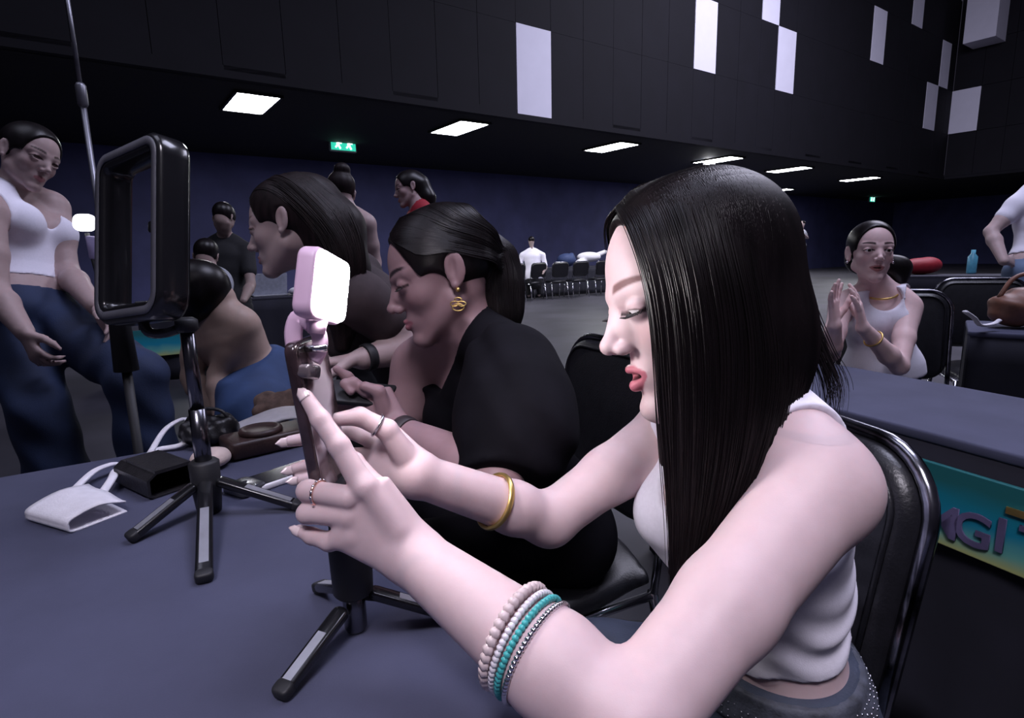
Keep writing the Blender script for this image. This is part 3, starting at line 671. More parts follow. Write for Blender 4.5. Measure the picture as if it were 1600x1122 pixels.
# phone
px_ = nrm(np.array([1., -.06, .10])); py_ = nrm(np.cross(np.cross(px_, Zw), px_)); ps_ = np.cross(py_, px_)      # normal, up, side
pax = np.array([ps_, py_, px_])
adopt(tr, MB().rbox(ph - py_ * .083, .05, .022, .03, .006, pax).build('clamp', matte_black, None, True), MB().tube([(h2[0], h2[1], ztop - .035), ph - py_ * .09], .009, 10).build('ball_head', matte_black, None, True))
phone = empty('phone', ph - py_ * .08, 'dark marbled phone standing upright in the tripod clamp', 'phone')
brown_gloss = mat('phone_case', (.035, .022, .026), .18, coat=.6, nscale=26, nvar=.5)
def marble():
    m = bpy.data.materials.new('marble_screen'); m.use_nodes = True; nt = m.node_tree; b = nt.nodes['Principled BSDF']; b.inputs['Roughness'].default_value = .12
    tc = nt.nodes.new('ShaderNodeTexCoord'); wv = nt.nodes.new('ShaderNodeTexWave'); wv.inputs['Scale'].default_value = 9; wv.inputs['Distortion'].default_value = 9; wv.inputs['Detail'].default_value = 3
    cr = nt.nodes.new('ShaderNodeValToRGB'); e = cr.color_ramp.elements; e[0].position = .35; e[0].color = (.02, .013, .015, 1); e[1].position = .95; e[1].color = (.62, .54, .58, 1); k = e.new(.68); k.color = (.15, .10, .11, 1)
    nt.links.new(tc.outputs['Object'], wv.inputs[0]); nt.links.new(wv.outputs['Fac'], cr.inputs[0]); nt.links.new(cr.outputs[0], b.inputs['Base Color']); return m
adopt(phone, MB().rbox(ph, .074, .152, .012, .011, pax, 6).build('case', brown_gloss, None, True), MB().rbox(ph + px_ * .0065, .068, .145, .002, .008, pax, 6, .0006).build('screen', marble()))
# clip light on the phone's top
pink = mat('pink_plastic', (.72, .50, .66), .4, nscale=40, nvar=.03)
lx = nrm(CD(.98, -.06, -.17)); ly = nrm(np.cross(np.cross(lx, CD(-.03, 1, .10)), lx)); ls = np.cross(ly, lx); lax = np.array([ls, ly, lx]); lc = W(514, 449, .548)
cl = empty('clip_light', lc - ly * .04, 'glowing pink clip-on light on top of the phone', 'light')
led = mat('led_panel', (1, 1, 1), .4, emit=(1, .95, .98), estr=115)
adopt(cl, MB().rbox(lc - lx * .008, .066, .066, .020, .012, lax, 6, .004).build('housing', pink, None, True), MB().rbox(lc + lx * .0035, .060, .060, .004, .010, lax, 6, .0015).build('led_panel', led, None))
lb = lc - ly * .033 - lx * .008
pt = W(478, 545, .57)
for e, nm in ((-1, 'clip_jaw'), (1, 'clip_jaw')):
    j = [W(*q) for q in (((488, 508, .548), (468, 496, .548), (459, 515, .549), (460, 540, .550), (466, 566, .553)) if e < 0 else ((490, 508, .548), (499, 525, .549), (499, 545, .551), (490, 562, .554)))]
    adopt(cl, MB().tube(smooth_path(j, 5), .0042, 8, True, 2.0).build(nm, pink, None, True))
adopt(cl, MB().tube([lb + ly * .004, lb - ly * .012], [.010, .008], 12).build('neck', pink, None, True), MB().lathe(lb - ly * .026 - CR * .012, CR, [(0, .0035), (.024, .0035)], 10).build('hinge_pin', chrome, None, True))
adopt(cl, MB().rbox(lb - ly * .048 - CR * .004, .026, .014, .014, .005, lax).build('clip_pad', mat('clear_dark', (.10, .08, .09), .08, coat=1.), None, True))

# ------------------------------------------------------------------ ring light on its own tripod
h1 = PZ(328, 800, .75)
rl = table_tripod('black rectangular ring light on a table tripod at left', h1, ((PZ(205, 848, .75), .060), (PZ(320, 912, .75), .060), (PZ(468, 797, .75), .060)), .0105, .02, None)
rl.name = 'ring_light_stand'; rl['category'] = 'ring light'
dh = float((np.array(h1) - CC) @ CF)
def onpole(py):                                                  # height on the vertical pole seen at this pixel row
    r_ = ray(300, py); k = math.hypot(h1[0], h1[1]) / math.hypot(r_[0], r_[1]); return CAMH + r_[2] * k
zA, zB, zC, zD = onpole(790), onpole(740), onpole(640), onpole(512)
def vp(z): return np.array([h1[0], h1[1], z])
adopt(rl, MB().lathe(vp(max(zA - .03, .752)), Zw, [(0, .018), (.03, .021), (.03 + zB - zA, .0225), (.034 + zB - zA, .018)], 24).build('hub', matte_black, None, True),
      MB().tube([vp(zB), vp(zC)], .0125, 14).build('pole', chrome_dark, None, True), MB().tube([vp(zC - .004), vp(zD)], .0100, 14).build('pole', chrome_dark, None, True),
      MB().lathe(vp(zD - .006), Zw, [(0, .012), (.004, .016), (.018, .016), (.022, .010)], 16).build('collar', matte_black, None, True))
fr_c = W(220, 366, dh * .93)                                     # frame centre
fx = nrm(CD(-.53, .02, -.85)); fy = nrm(np.cross(np.cross(fx, CD(-.04, 1, 0)), fx)); fs = np.cross(fy, fx)
def rring(c, w, h, r, ax, sect, n=7):                            # rounded rectangle ring with a section [(outward, along normal)]
    pts = []
    for cx, cy, a0 in ((1, 1, 0), (-1, 1, 90), (-1, -1, 180), (1, -1, 270)):
        for k in range(n + 1):
            a = math.radians(a0 + 90 * k / n); pts.append((cx * (w / 2 - r) + math.cos(a) * r, cy * (h / 2 - r) + math.sin(a) * r, math.cos(a), math.sin(a)))
    m = len(sect); v = [c + ax[0] * (x + nx * o) + ax[1] * (y + ny * o) + ax[2] * d for x, y, nx, ny in pts for o, d in sect]; N = len(pts)
    f_ = [(i * m + j, i * m + (j + 1) % m, ((i + 1) % N) * m + (j + 1) % m, ((i + 1) % N) * m + j) for i in range(N) for j in range(m)]
    return MB().add(v, f_)
sc = dh * .93 / 900
fax = np.array([fs, fy, fx]); fw, fh = 196 * sc, 272 * sc
ringb = rring(fr_c, fw, fh, .035, fax, [(0, -.022), (.003, -.016), (.003, .016), (-.002, .022), (-.020, .022), (-.024, .016), (-.024, -.016), (-.020, -.022)]).build('light_frame', gloss_black, None, True)
adopt(rl, ringb)
dif = rring(fr_c, fw - .008, fh - .008, .031, fax, [(0, .0225), (0, .0240), (-.012, .0240), (-.012, .0225)]).build('diffuser', mat('off_diffuser', (.10, .10, .12), .35), None, True); dif.parent = ringb
b0 = fr_c - fy * fh / 2
adopt(rl, MB().tube(smooth_path([b0 + fy * .01, b0 - fy * .016 + CR * .012, lerp(b0, vp(zD + .004), .55) - fy * .014, vp(zD + .004)], 6), .0075, 10).build('bracket', gloss_black, None, True))
hb = fr_c - fs * .03
adopt(rl, MB().tube([fr_c - fy * fh * .40 - fx * .03, fr_c - fy * .02 - fx * .03], .011, 10).build('holder_arm', matte_black, None, True),
      MB().rbox(fr_c - fx * .03 + fy * .02, .055, .018, .016, .005, fax).build('phone_holder', gloss_black, None, True), MB().tube([fr_c - fx * .03 + fy * .025, fr_c - fx * .03 + fy * .10], .0018, 6).build('holder_rod', chrome, None, True), MB().tube([fr_c - fx * .035 + fy * .025 - fs * .03, fr_c - fx * .035 + fy * .024 + fs * .03], .002, 6).build('holder_rod', chrome, None, True))
# ------------------------------------------------------------------ things lying on the table
ZT = .75
def onT(x, y, z=0.): p = PZ(x, y, ZT); return p + Zw * z
def flat_item(pts, h, m, name, label, cat, r=.004):
    q = [onT(*p) for p in pts]; return tag(MB().poly([p + Zw * .001 for p in q], Zw, h).build(name, m), label, cat)
whitef = mat('white_fabric', (.80, .78, .84), .85, nscale=60, nvar=.04, bump=.2, bscale=300)
# folded white sash
def sash(edgeA, edgeB, hts, name, label, th=.006, parent=None):
    a = [onT(*p) for p in edgeA]; b = [onT(*p) for p in edgeB]; g = []
    A = smooth_path([p + Zw * h for p, h in zip(a, hts)], 6); B = smooth_path([p + Zw * h for p, h in zip(b, hts)], 6)
    for p, q in zip(A, B): g.append([lerp(p, q, t) + Zw * .006 * math.sin(t * math.pi) for t in np.linspace(0, 1, 7)])
    return MB().sheet(g, th).build(name, whitef, parent, True)
sr = empty('folded_band', onT(120, 800), 'white folded fabric band on the near left of the table', 'fabric band')
p0, p1, p2, p3 = onT(50, 812), onT(116, 832), onT(199, 800), onT(140, 772); g = []
for t in np.linspace(0, 1, 11):
    a, b = lerp(p0, p1, t), lerp(p3, p2, t); w_ = .002 * math.sin(t * 9)
    g.append(smooth_path([b + Zw * .002, lerp(b, a, .5) + Zw * .002, a + Zw * .003, a + (a - b) * .06 + Zw * .011, a + Zw * .020, lerp(b, a, .5) + Zw * (.026 + w_), b + Zw * (.017 - w_)], 4))
adopt(sr, MB().sheet(g, .0025).build('fold', whitef, None, True),
      MB().tube(smooth_path([onT(120, 772, .012), onT(150, 752, .020), (onT(180, 740, .020)), onT(192, 733, .008)], 6), .008, 8, True, .35).build('strap', whitef, None, True),
      MB().tube(smooth_path([onT(160, 785, .014), onT(178, 768, .024), (onT(184, 750, .020)), onT(190, 742, .008)], 6), .008, 8, True, .35).build('strap', whitef, None, True))
# black open box / pouch
bx = empty('black_pouch', onT(255, 765), 'open black leather pouch lying beside the ring light tripod', 'pouch')
leather = mat('black_leather', (.016, .015, .017), .38, nscale=60, nvar=.3, bump=.35, bscale=220)
A0, A1 = onT(186, 730), onT(296, 760); d_ = nrm(onT(300, 770) - onT(200, 728)); s2 = np.cross(Zw, d_)
c0 = onT(248, 757, .022)
n0 = [(-.044, -.016), (-.044, .012), (-.030, .022), (.034, .022), (.044, .010), (.044, -.018), (.034, -.021), (-.036, -.021)]
def pouch(inset, x0, x1): 
    v = [c0 + d_ * x + s2 * (w * (1 - inset)) + Zw * (h * (1 - inset)) for x in (x0, x1) for w, h in n0]; return v
v = pouch(0, -.065, .065) + pouch(.1, -.065, .065); n_ = 8
fcs = [(i, (i + 1) % n_, n_ + (i + 1) % n_, n_ + i) for i in range(n_)] + [(16 + i, 24 + i, 24 + (i + 1) % n_, 16 + (i + 1) % n_) for i in range(n_)] + [(8 + i, 8 + (i + 1) % n_, 24 + (i + 1) % n_, 24 + i) for i in range(n_)] + [tuple(range(n_))[::-1]]
adopt(bx, MB().add(v, fcs).build('body', leather, None), MB().box(c0 + d_ * .01 + Zw * .024, .11, .06, .004, np.array([d_, s2, Zw])).build('flap', leather))
# white strap loop behind the pouch
tag(MB().tube(smooth_path([onT(235, 712, .006), onT(262, 690, .03), onT(292, 676, .034), onT(300, 688, .025), onT(286, 702, .012), onT(250, 706, .006), onT(235, 712, .006)], 7), .007, 8, True, .5).build('white_strap', whitef, None, True), 'white looped strap behind the black pouch', 'strap')
# powder puff, small gadget, phone, brown belt case, white ribbon, black bag
tag(link('powder_puff', field_mesh('powder_puff', Field().ell(onT(331, 730, .015), (.034, .034, .014)).ell(onT(331, 730, .026), (.03, .03, .008)), .004), mat('puff', (.74, .58, .52), .95, bump=.4, bscale=400)), 'round peach powder puff behind the ring light pole', 'powder puff')
gd = empty('remote', onT(385, 768), 'small grey glossy remote beside the ring light hub', 'remote')
gx = nrm(onT(415, 778) - onT(355, 760)); gy = np.cross(Zw, gx); gax = np.array([gx, gy, Zw])
adopt(gd, MB().rbox(onT(383, 768, .008), .062, .050, .015, .01, gax).build('body', mat('grey_gloss', (.05, .05, .058), .2), None, True), MB().box(onT(372, 768, .0165), .016, .028, .002, gax).build('button', chrome), MB().box(onT(400, 772, .0165), .006, .006, .002, gax).build('button', chrome))
pa = nrm(onT(470, 735) - onT(420, 752)); pb = np.cross(Zw, pa); pc = onT(442, 747, .006)
p2 = empty('phone', pc - Zw * .006, 'white phone with black screen lying on the table', 'phone')
adopt(p2, MB().rbox(pc, .13, .064, .011, .010, np.array([pa, pb, Zw]), 6).build('case', mat('white_case', (.80, .78, .82), .35), None, True), MB().rbox(pc + Zw * .0056, .120, .056, .001, .008, np.array([pa, pb, Zw]), 6, .0003).build('screen', mat('screen_off', (.01, .01, .016), .08)))
ca = nrm(onT(470, 690) - onT(375, 712)); cb_ = np.cross(Zw, ca); cc_ = onT(418, 700, .02)
bc = empty('brown_case', cc_ - Zw * .02, 'dark brown leather case with a round lid lying at the back of the table', 'case')
brown = mat('brown_leather', (.040, .020, .018), .45, nscale=50, nvar=.3, bump=.3, bscale=200)
adopt(bc, MB().rbox(cc_, .17, .095, .036, .014, np.array([ca, cb_, Zw])).build('body', brown, None, True), MB().lathe(cc_ + Zw * .016 - ca * .01, Zw, [(0, .042), (.006, .044), (.012, .042), (.014, .034), (.010, .030)], 28).build('round_lid', brown, None, True))
wrb = sash([(362, 672), (400, 662), (440, 652), (482, 650)], [(364, 690), (405, 684), (450, 672), (486, 670)], [.012, .022, .030, .026], 'white_ribbon', ''); tag(wrb, 'white ribbon lying along the far edge of the table', 'ribbon')
bb = empty('black_bag', onT(330, 700), 'crumpled small black bag at the back of the table', 'bag')
F = Field(); c = onT(328, 694, .027); F.ell(c, (.055, .045, .028)).ell(c + (.03, .01, .012), (.03, .03, .026)).ell(c + (-.03, .0, .005), (.028, .03, .024))
F.disp = lambda x, y, z: np.sin(x * 160) * np.sin(y * 140 + z * 90) * .004
adopt(bb, link('body', field_mesh('body', F, .004), leather), MB().tube(smooth_path([c + (-.05, 0, .02), c + (-.02, .0, .05), c + (.03, 0, .05), c + (.055, 0, .02)], 6), .004, 8).build('handle', leather, None, True))
# bag of brown cloth / hair pieces on the crouching side
F = Field(); c = PZ(440, 640, .77)
for i in range(14):
    random.seed(i); F.ell(c + np.array([random.uniform(-.09, .09), random.uniform(-.03, .05), random.uniform(-.012, .022)]), (random.uniform(.015, .035),) * 3, None, .008)
tag(link('brown_scrunchies', field_mesh('brown_scrunchies', F, .005), mat('brown_cloth', (.14, .09, .075), .8, nscale=40, nvar=.5)), 'heap of brown crumpled fabric behind the white ribbon', 'fabric')
# ------------------------------------------------------------------ tall light stand behind, with its lamp
lsb = PZ(208, 700, 0.)
def stand_at(px, py, d=2.35): return W(px, py, d)
st_ = empty('light_stand', (stand_at(165, 300)[0], stand_at(165, 300)[1], 0), 'tall thin metal light stand rising behind the ring light', 'light stand')
sx_, sy_ = stand_at(150, 300)[:2]
steel_d = mat('stand_metal', (.22, .22, .25), .4, .8)
def spz(z): return np.array([sx_, sy_, z])
ztop_ = stand_at(105, -20)[2]; zc_ = stand_at(135, 150)[2]
adopt(st_, MB().tube([spz(zc_), spz(ztop_)], .008, 10).build('pole', steel_d, None, True), MB().tube([spz(.15), spz(zc_ + .02)], .011, 10).build('pole', steel_d, None, True), MB().lathe(spz(zc_ - .06), Zw, [(0, .014), (.01, .019), (.08, .019), (.09, .013)], 12).build('collar', steel_d, None, True))
for k in range(3):
    a = k * 2.094 + .4; adopt(st_, MB().tube([spz(.42), spz(.02) + np.array([math.cos(a), math.sin(a), 0]) * .35], .011, 8).build('leg', steel_d))
s2b = empty('selfie_stand', (W(195, 560, 1.5)[0], W(195, 560, 1.5)[1], 0), 'black stand with a small white lamp and phone beside the woman in jeans', 'stand')
def q2(px, py): return W(px, py, 1.5)
qx, qy = q2(195, 560)[:2]
def q2z(py): return np.array([qx, qy, q2(195, py)[2]])
adopt(s2b, MB().tube([q2z(340), q2z(580)], [.014, .029], 12).build('sleeve', matte_black, None, True), MB().tube([q2z(575), np.array([qx, qy, .03])], .012, 10).build('pole', matte_black, None, True))
for k in range(3):
    a = k * 2.094 + .9; adopt(s2b, MB().tube([np.array([qx, qy, .25]), np.array([qx + math.cos(a) * .22, qy + math.sin(a) * .22, .012])], .009, 8).build('leg', matte_black))
lm0 = q2(132, 348)
adopt(s2b, MB().rbox(lm0, .053, .043, .02, .016, np.array([CR, CU, -CF])).build('lamp_head', mat('small_lamp', (1, 1, 1), .4, emit=(.95, .97, 1), estr=5), None, True),
      MB().rbox(q2(147, 388), .031, .064, .012, .006, np.array([nrm(CR - CU * .1), nrm(CU + CR * -.2), -CF])).build('phone', mat('lilac_case', (.35, .30, .50), .4), None, True),
      MB().tube([q2(136, 365), q2(150, 420), q2(165, 470), q2z(500)], .006, 8).build('arm', matte_black, None, True))
# ------------------------------------------------------------------ rows of tables behind
bt0 = W(215, 468, 5.4); bt0[2] = .75
table('table', 'dark cloth covered table behind the crouching woman with papers on top', bt0, Uw * 1., Nw, 3.2, .6, mat('dark_cloth', (.03, .03, .045), .85), 'dark tables behind')
sg = empty('sign_board', (bt0[0], bt0[1], 0), 'teal sign board on the table front at left behind the ring light', 'sign')
c = PP(250, 535, bt0 - Nw * .03, Nw); sgb = MB().rbox(c, .46, .26, .012, .03, np.array([Uw, Zw, -Nw]), 5, .002).build('board', smat); adopt(sg, sgb)
def onbt(px, d=.25): return bt0 + Nw * d + Uw * ((PP(px, 466, bt0 + Nw * d, Nw) - bt0) @ Uw)
lp = onbt(420); lr = empty('laptop', lp, 'pale lit laptop standing open on the dark table behind', 'laptop')
adopt(lr, MB().rbox(lp + Zw * .01, .36, .25, .016, .01, np.array([Uw, Nw, Zw])).build('base', mat('laptop_grey', (.3, .31, .34), .4), None), MB().rbox(lp + Zw * .13 - Nw * .1, .36, .24, .010, .01, np.array([Uw, nrm(Zw - Nw * .3), -Nw])).build('lid', mat('laptop_lid', (.42, .44, .52), .4), None))
tag(link('white_cloth', field_mesh('white_cloth', Field().ell(onbt(468, .1) + Zw * .04, (.12, .06, .035)).ell(onbt(462, .1) + Zw * .045, (.06, .06, .04)), .012), whitef), 'crumpled white cloth at the edge of the dark table behind', 'cloth')
tag(link('black_bag', field_mesh('black_bag', Field().ell(onbt(365, .2) + Zw * .115, (.16, .10, .11)).ell(onbt(380, .2) + Zw * .16, (.08, .08, .08)), .015), leather), 'soft black bag standing on the dark table behind', 'bag')
# far row of tables and chairs by the wall
ft0 = PZ(780, 470, 0.); ft0[2] = .75
table('table', 'far dark table row under the seated person in white', ft0, Uw, Nw, 4.5, .6, mat('dark_cloth', (.03, .03, .045), .85), 'dark tables behind')
def onft(px, d=.3): return ft0 + Nw * d + Uw * ((PP(px, 420, ft0 + Nw * d, Nw) - ft0) @ Uw)
tag(MB().lathe(onft(797), Zw, [(0, .10), (.42, .10), (.50, .05), (.58, .05)], 12).build('blue_bottle', mat('pale_blue', (.10, .36, .50), .3), None, True), 'large pale blue bottle on the far table', 'bottle')
tag(link('white_cloth', field_mesh('white_cloth', Field().ell(onft(920) + Zw * .25, (.34, .2, .14)).cone(onft(905) + Zw * .1, onft(945) + Zw * .38, .1, .06), .03), whitef), 'crumpled white cloth on the far table right of the seated person', 'cloth')
tag(link('blue_bag', field_mesh('blue_bag', Field().ell(onft(885) + Zw * .185, (.26, .2, .18)).ell(onft(893) + Zw * .22, (.1, .12, .16)), .03), mat('blue_cloth', (.03, .05, .14), .7)), 'dark blue bag on the far table', 'bag')
tag(link('grey_bag', field_mesh('grey_bag', Field().ell(onft(826) + Zw * .165, (.28, .2, .16)).ell(onft(820) + Zw * .24, (.14, .12, .12)), .03), mat('grey_blue_cloth', (.06, .10, .14), .7)), 'grey blue bag on the far table beside the blue bottle', 'bag')
for px, lb_ in ((800, 'leftmost dark chair before the far table'), (868, 'dark chair right of the seated person before the far table'), (900, 'dark chair before the blue bag at the far table'), (935, 'rightmost dark chair before the far table')):
    b_ = onft(px, -.55); chair((b_[0], b_[1]), Nw + Uw * .2, lb_, .9, group='dark chairs at the far table')
# right mid ground: small table with bags
rt0 = W(1512, 523, 2.65); rt0[2] = .75
table('table', 'dark skirted table with brown bag at the right edge', rt0, nrm(np.array([.80, -.6, 0])), nrm(np.array([.6, .80, 0])), 1.2, .5, None, 'cloth covered tables')
F = Field(); c = W(1590, 492, 2.72); c[2] = .75 + .094; F.ell(c, (.13, .10, .085)).ell(c + (.05, 0, .02), (.1, .09, .08)); F.disp = lambda x, y, z: np.sin(z * 70 + x * 30) * .006
br = empty('handbag', c - Zw * .085, 'tan brown leather handbag on the dark table at right', 'bag')
adopt(br, link('body', field_mesh('body', F, .01), mat('tan_leather', (.20, .085, .055), .5, nscale=20, nvar=.3)), MB().tube(smooth_path([c + (-.1, 0, .05), c + (-.04, 0, .14), c + (.05, 0, .15), c + (.11, 0, .05)], 6), .01, 8).build('handle', mat('tan_leather', ()), None, True))
tag(MB().tube(smooth_path([W(1508, 487, 2.55), W(1522, 497, 2.58), W(1532, 508, 2.6), W(1552, 506, 2.62), W(1562, 500, 2.62)], 6), .013, 8, True, .5).build('white_strap', whitef, None, True), 'white strap hanging over the chair and table at right', 'strap')
ft2 = W(1385, 442, 7.5); ft2[2] = .75
table('table', 'dark table far right carrying the red bag and bottle', ft2, nrm(np.array([.9, -.43, 0])), nrm(np.array([.43, .9, 0])), 2.6, .6, mat('dark_cloth', ()), 'dark tables behind')
c = W(1437, 431, 7.7); c[2] = .86; tag(link('red_bag', field_mesh('red_bag', Field().ell(c, (.27, .14, .11)).ell(c + (.1, 0, .02), (.16, .12, .1)), .02), mat('red_cloth', (.28, .008, .02), .6)), 'flat red bag on the table behind the clapping woman', 'bag')
c = W(1517, 428, 7.6); c[2] = .75; tag(MB().lathe(c, Zw, [(0, .05), (.02, .055), (.22, .055), (.26, .025), (.31, .025)], 12).build('bottle', mat('pale_blue', ()), None, True), 'pale blue bottle on the far right table', 'bottle')
# ------------------------------------------------------------------ the woman in the foreground
P = Person(PZ(1215, 1100, .0) * 0 + np.array([.38, .62, 0]), 'woman with long straight black hair and white tank top touching the upright phone', (.585, .435, .45))
shL, shR = W(1281, 762, .535), W(1055, 665, .81)
elL, wrL = W(985, 1132, .42), W(645, 868, .535)
elR, wrR = W(858, 812, .735), W(652, 742, .635)
hF = CD(-1, -.27, -.10); hU = CD(-.27, 1, -.05)
hc = W(1087, 447, .60)
P.head(hc, hF, hU, 1.02, eye=.0017, mouth=.007, vox=.0017, lips=(.44, .12, .16), brow=(.16, .08, .08), ears=False)
nb = lerp(shL, shR, .5) + np.array([-.0, 0, .055])
P.torso(W(1212, 1140, .76), nb, shL - shR, .86, .88, .85)
P.neck(nb)
P.arm(1, shL, elL, wrL, 1, rs=(.048, .040, .0355, .0395, .026))
P.arm(-1, shR, elR, wrR, 1, rs=(.043, .036, .032, .0305, .0235))
hv = .0016
def HP(*q): return [W(*p) for p in q]
# left hand (near): back of the hand to the camera
Fd = P.F
Fd.econe(wrL, W(563, 800, .532), (.027, .019), (.041, .014), CD(.15, 1, 0), .012, 'u', 'hand')
FL = [([(566, 757, .524), (530, 697, .527), (501, 656, .531), (478, 620, .536)], (.0112, .0098, .0086, .0066)),
      ([(545, 778, .524), (481, 767, .540), (486, 766, .572), (505, 762, .580)], (.0112, .0100, .0088, .0070)),
      ([(543, 806, .526), (480, 802, .540), (487, 802, .570), (505, 798, .578)], (.0108, .0094, .0084, .0068)),
      ([(552, 836, .529), (515, 846, .536), (488, 838, .546), (468, 829, .552)], (.0102, .0088, .0076, .0058)),
      ([(612, 815, .548), (585, 762, .566), (552, 722, .572), (528, 702, .575)], (.0150, .0118, .0098, .0070))]
for p, r in FL: Fd.path(HP(*p), r, .004, 'u', 'hand')
Fd.path(HP((575, 765, .520), (620, 825, .522)), (.008, .006), .012, 'u', 'hand')
# right hand (far): palm to the camera, fingers behind the phone
Fd.econe(wrR, W(598, 712, .645), (.026, .018), (.038, .014), CD(.35, 1, 0), .012, 'u', 'hand')
FR = [([(632, 712, .628), (605, 672, .618), (562, 651, .610), (528, 655, .597)], (.0140, .0112, .0098, .0072)),
      ([(588, 690, .652), (545, 672, .662), (490, 684, .640), (450, 690, .622)], (.0100, .0090, .0080, .0060)),
      ([(585, 712, .654), (540, 712, .664), (492, 724, .642), (458, 733, .628)], (.0100, .0090, .0080, .0060)),
      ([(590, 733, .650), (545, 740, .658), (500, 746, .640), (466, 750, .628)], (.0095, .0085, .0075, .0058)),
      ([(600, 750, .645), (560, 762, .650), (520, 765, .642), (490, 766, .635)], (.0085, .0078, .0068, .0052))]
for p, r in FR: Fd.path(HP(*p), r, .004, 'u', 'hand')
lo = np.min(HP((440, 870, .50), (720, 590, .50), (440, 870, .60), (720, 590, .60)), 0); hi = np.max(HP((440, 900, .50), (690, 590, .50), (440, 890, .60), (690, 590, .60)), 0)
P.fine.append((np.minimum(lo, hi) + (0, 0, -.03), np.maximum(lo, hi) + (0, .09, .02), hv))
# legs under the table edge
hipL, hipR = P.tp(.085, 0, -.05), P.tp(-.085, 0, -.05)
knL, knR = hipL + np.array([-.38, .08, -.03]), hipR + np.array([-.38, .12, -.02])
for q, h, k in ((1, hipL, knL), (-1, hipR, knR)):
    an = np.array([k[0] + .03, k[1], .09]); P.leg(q, h, k, an, an + np.array([-.13, .02, -.05]))
P.body(.0042)
P.part(link('teeth', field_mesh('teeth', Field().ell(P.hp(0, .076, -.0680), np.array((.013, .007, .0030)), np.array([P.hd[1], P.hd[2], P.hd[3]])), .001), mat('teeth', (.7, .68, .66), .3)))
P.eyes((0, -.45)); P.lashes(22, .010, .75)
white_knit = mat('white_knit', (.88, .85, .96), .8, nscale=200, nvar=.03, bump=.15, bscale=700)
def folds(x, y, z):
    t = ((x - P.P[0]) * P.T[0] + (y - P.P[1]) * P.T[1] + (z - P.P[2]) * P.T[2]) / P.H
    l = (x - P.P[0]) * P.Fw[0] + (y - P.P[1]) * P.Fw[1]
    w = np.clip(1 - np.abs(t - .47) / .22, 0, 1)
    return (np.sin(t * 62 + 6 * np.sin(l * 22 + 1) + z * 9) * .0030 + np.sin(t * 34 + l * 30) * .0022) * w
P.tank(.0030, white_knit, hem=.37, grow=.0065, shL=shL, shR=shR, disp=folds, scoop=(.060, .10, .12), hole=(.056, .10, .105), label='white ribbed tank top with wrinkles at the waist')
# jeans
jean = mat('dark_denim', (.035, .045, .075), .75, nscale=14, nvar=.35, bump=.4, bscale=500)
f = P.F.sub({'hips', 'torso', 'legL', 'legR'}, .010); f.plane(P.tp(0, 0, .32), P.T + P.Fw * -.1)
f.plane((0, 0, .12), (0, 0, -1)); P.wear('jeans', f, .006, jean)
band = P.F.sub({'hips', 'torso'}, .015); band.plane(P.tp(0, 0, .315), P.T + P.Fw * -.1); band.plane(P.tp(0, 0, .23), -P.T)
P.wear('waistband', band, .004, mat('belt_denim', (.05, .055, .075), .7, nscale=60, nvar=.5, bump=.4, bscale=300))
# hair: a mass under many strands
hm = hairmat()
Hh = Field(); hA = np.array([P.hd[1], P.hd[2], P.hd[3]])
scalp(Hh, P, .001, ear=False, hl=.024)
cur = [(1112, 430, .58), (1128, 520, .575), (1136, 590, .58), (1128, 660, .575), (1122, 740, .562), (1108, 820, .553), (1084, 890, .55), (1062, 948, .55)]
wid = [(.072, .048), (.066, .043), (.064, .038), (.054, .030), (.042, .022), (.032, .016), (.016, .010), (.004, .004)]
for i in range(len(cur) - 1): Hh.econe(W(*cur[i]), W(*cur[i + 1]), wid[i], wid[i + 1], CR, .03)
Hh.ell(P.hp(.0, -.060, -.050), (.070, .036, .09), hA, .02)
Hh.econe(W(1150, 560, .66), W(1170, 690, .68), (.058, .03), (.040, .02), CR, .03)
Hh.econe(W(1040, 560, .665), W(1050, 720, .69), (.018, .012), (.015, .010), CR, .02)
P.wear('hair', Hh, .003, hm, label='long straight black hair')
GU = [[(962, 326, .600), (978, 352, .545), (1004, 420, .520), (1020, 500, .517), (1027, 580, .522), (1034, 660, .532), (1044, 760, .540), (1052, 850, .545), (1056, 940, .55)],
      [(985, 300, .603), (1010, 335, .540), (1040, 420, .515), (1056, 510, .512), (1062, 600, .517), (1064, 690, .526), (1064, 780, .532), (1062, 865, .54), (1060, 948, .55)],
      [(1020, 284, .606), (1055, 320, .535), (1085, 420, .508), (1100, 520, .508), (1104, 620, .515), (1100, 710, .522), (1092, 790, .527), (1080, 870, .536), (1064, 950, .55)],
      [(1060, 274, .610), (1100, 310, .535), (1132, 420, .507), (1148, 520, .510), (1148, 620, .520), (1138, 715, .523), (1122, 790, .527), (1098, 870, .535), (1068, 950, .55)],
      [(1100, 270, .612), (1142, 310, .545), (1176, 420, .520), (1196, 520, .523), (1198, 620, .530), (1178, 715, .530), (1150, 795, .532), (1115, 870, .540), (1072, 945, .55)],
      [(1135, 275, .615), (1178, 325, .570), (1212, 420, .548), (1236, 520, .548), (1242, 610, .552), (1212, 710, .540), (1175, 790, .535), (1130, 865, .54), (1078, 935, .55)],
      [(1155, 285, .618), (1196, 345, .600), (1222, 430, .580), (1244, 525, .575), (1256, 600, .575), (1228, 690, .55), (1192, 780, .538), (1142, 855, .54), (1084, 925, .55)]]
st = link('strands', strands('strands', [[W(*p) for p in g] for g in GU], 4200, 0, .00055, 3, .0022, .14, over=Hh), hm); P.part(st)
_X = -14
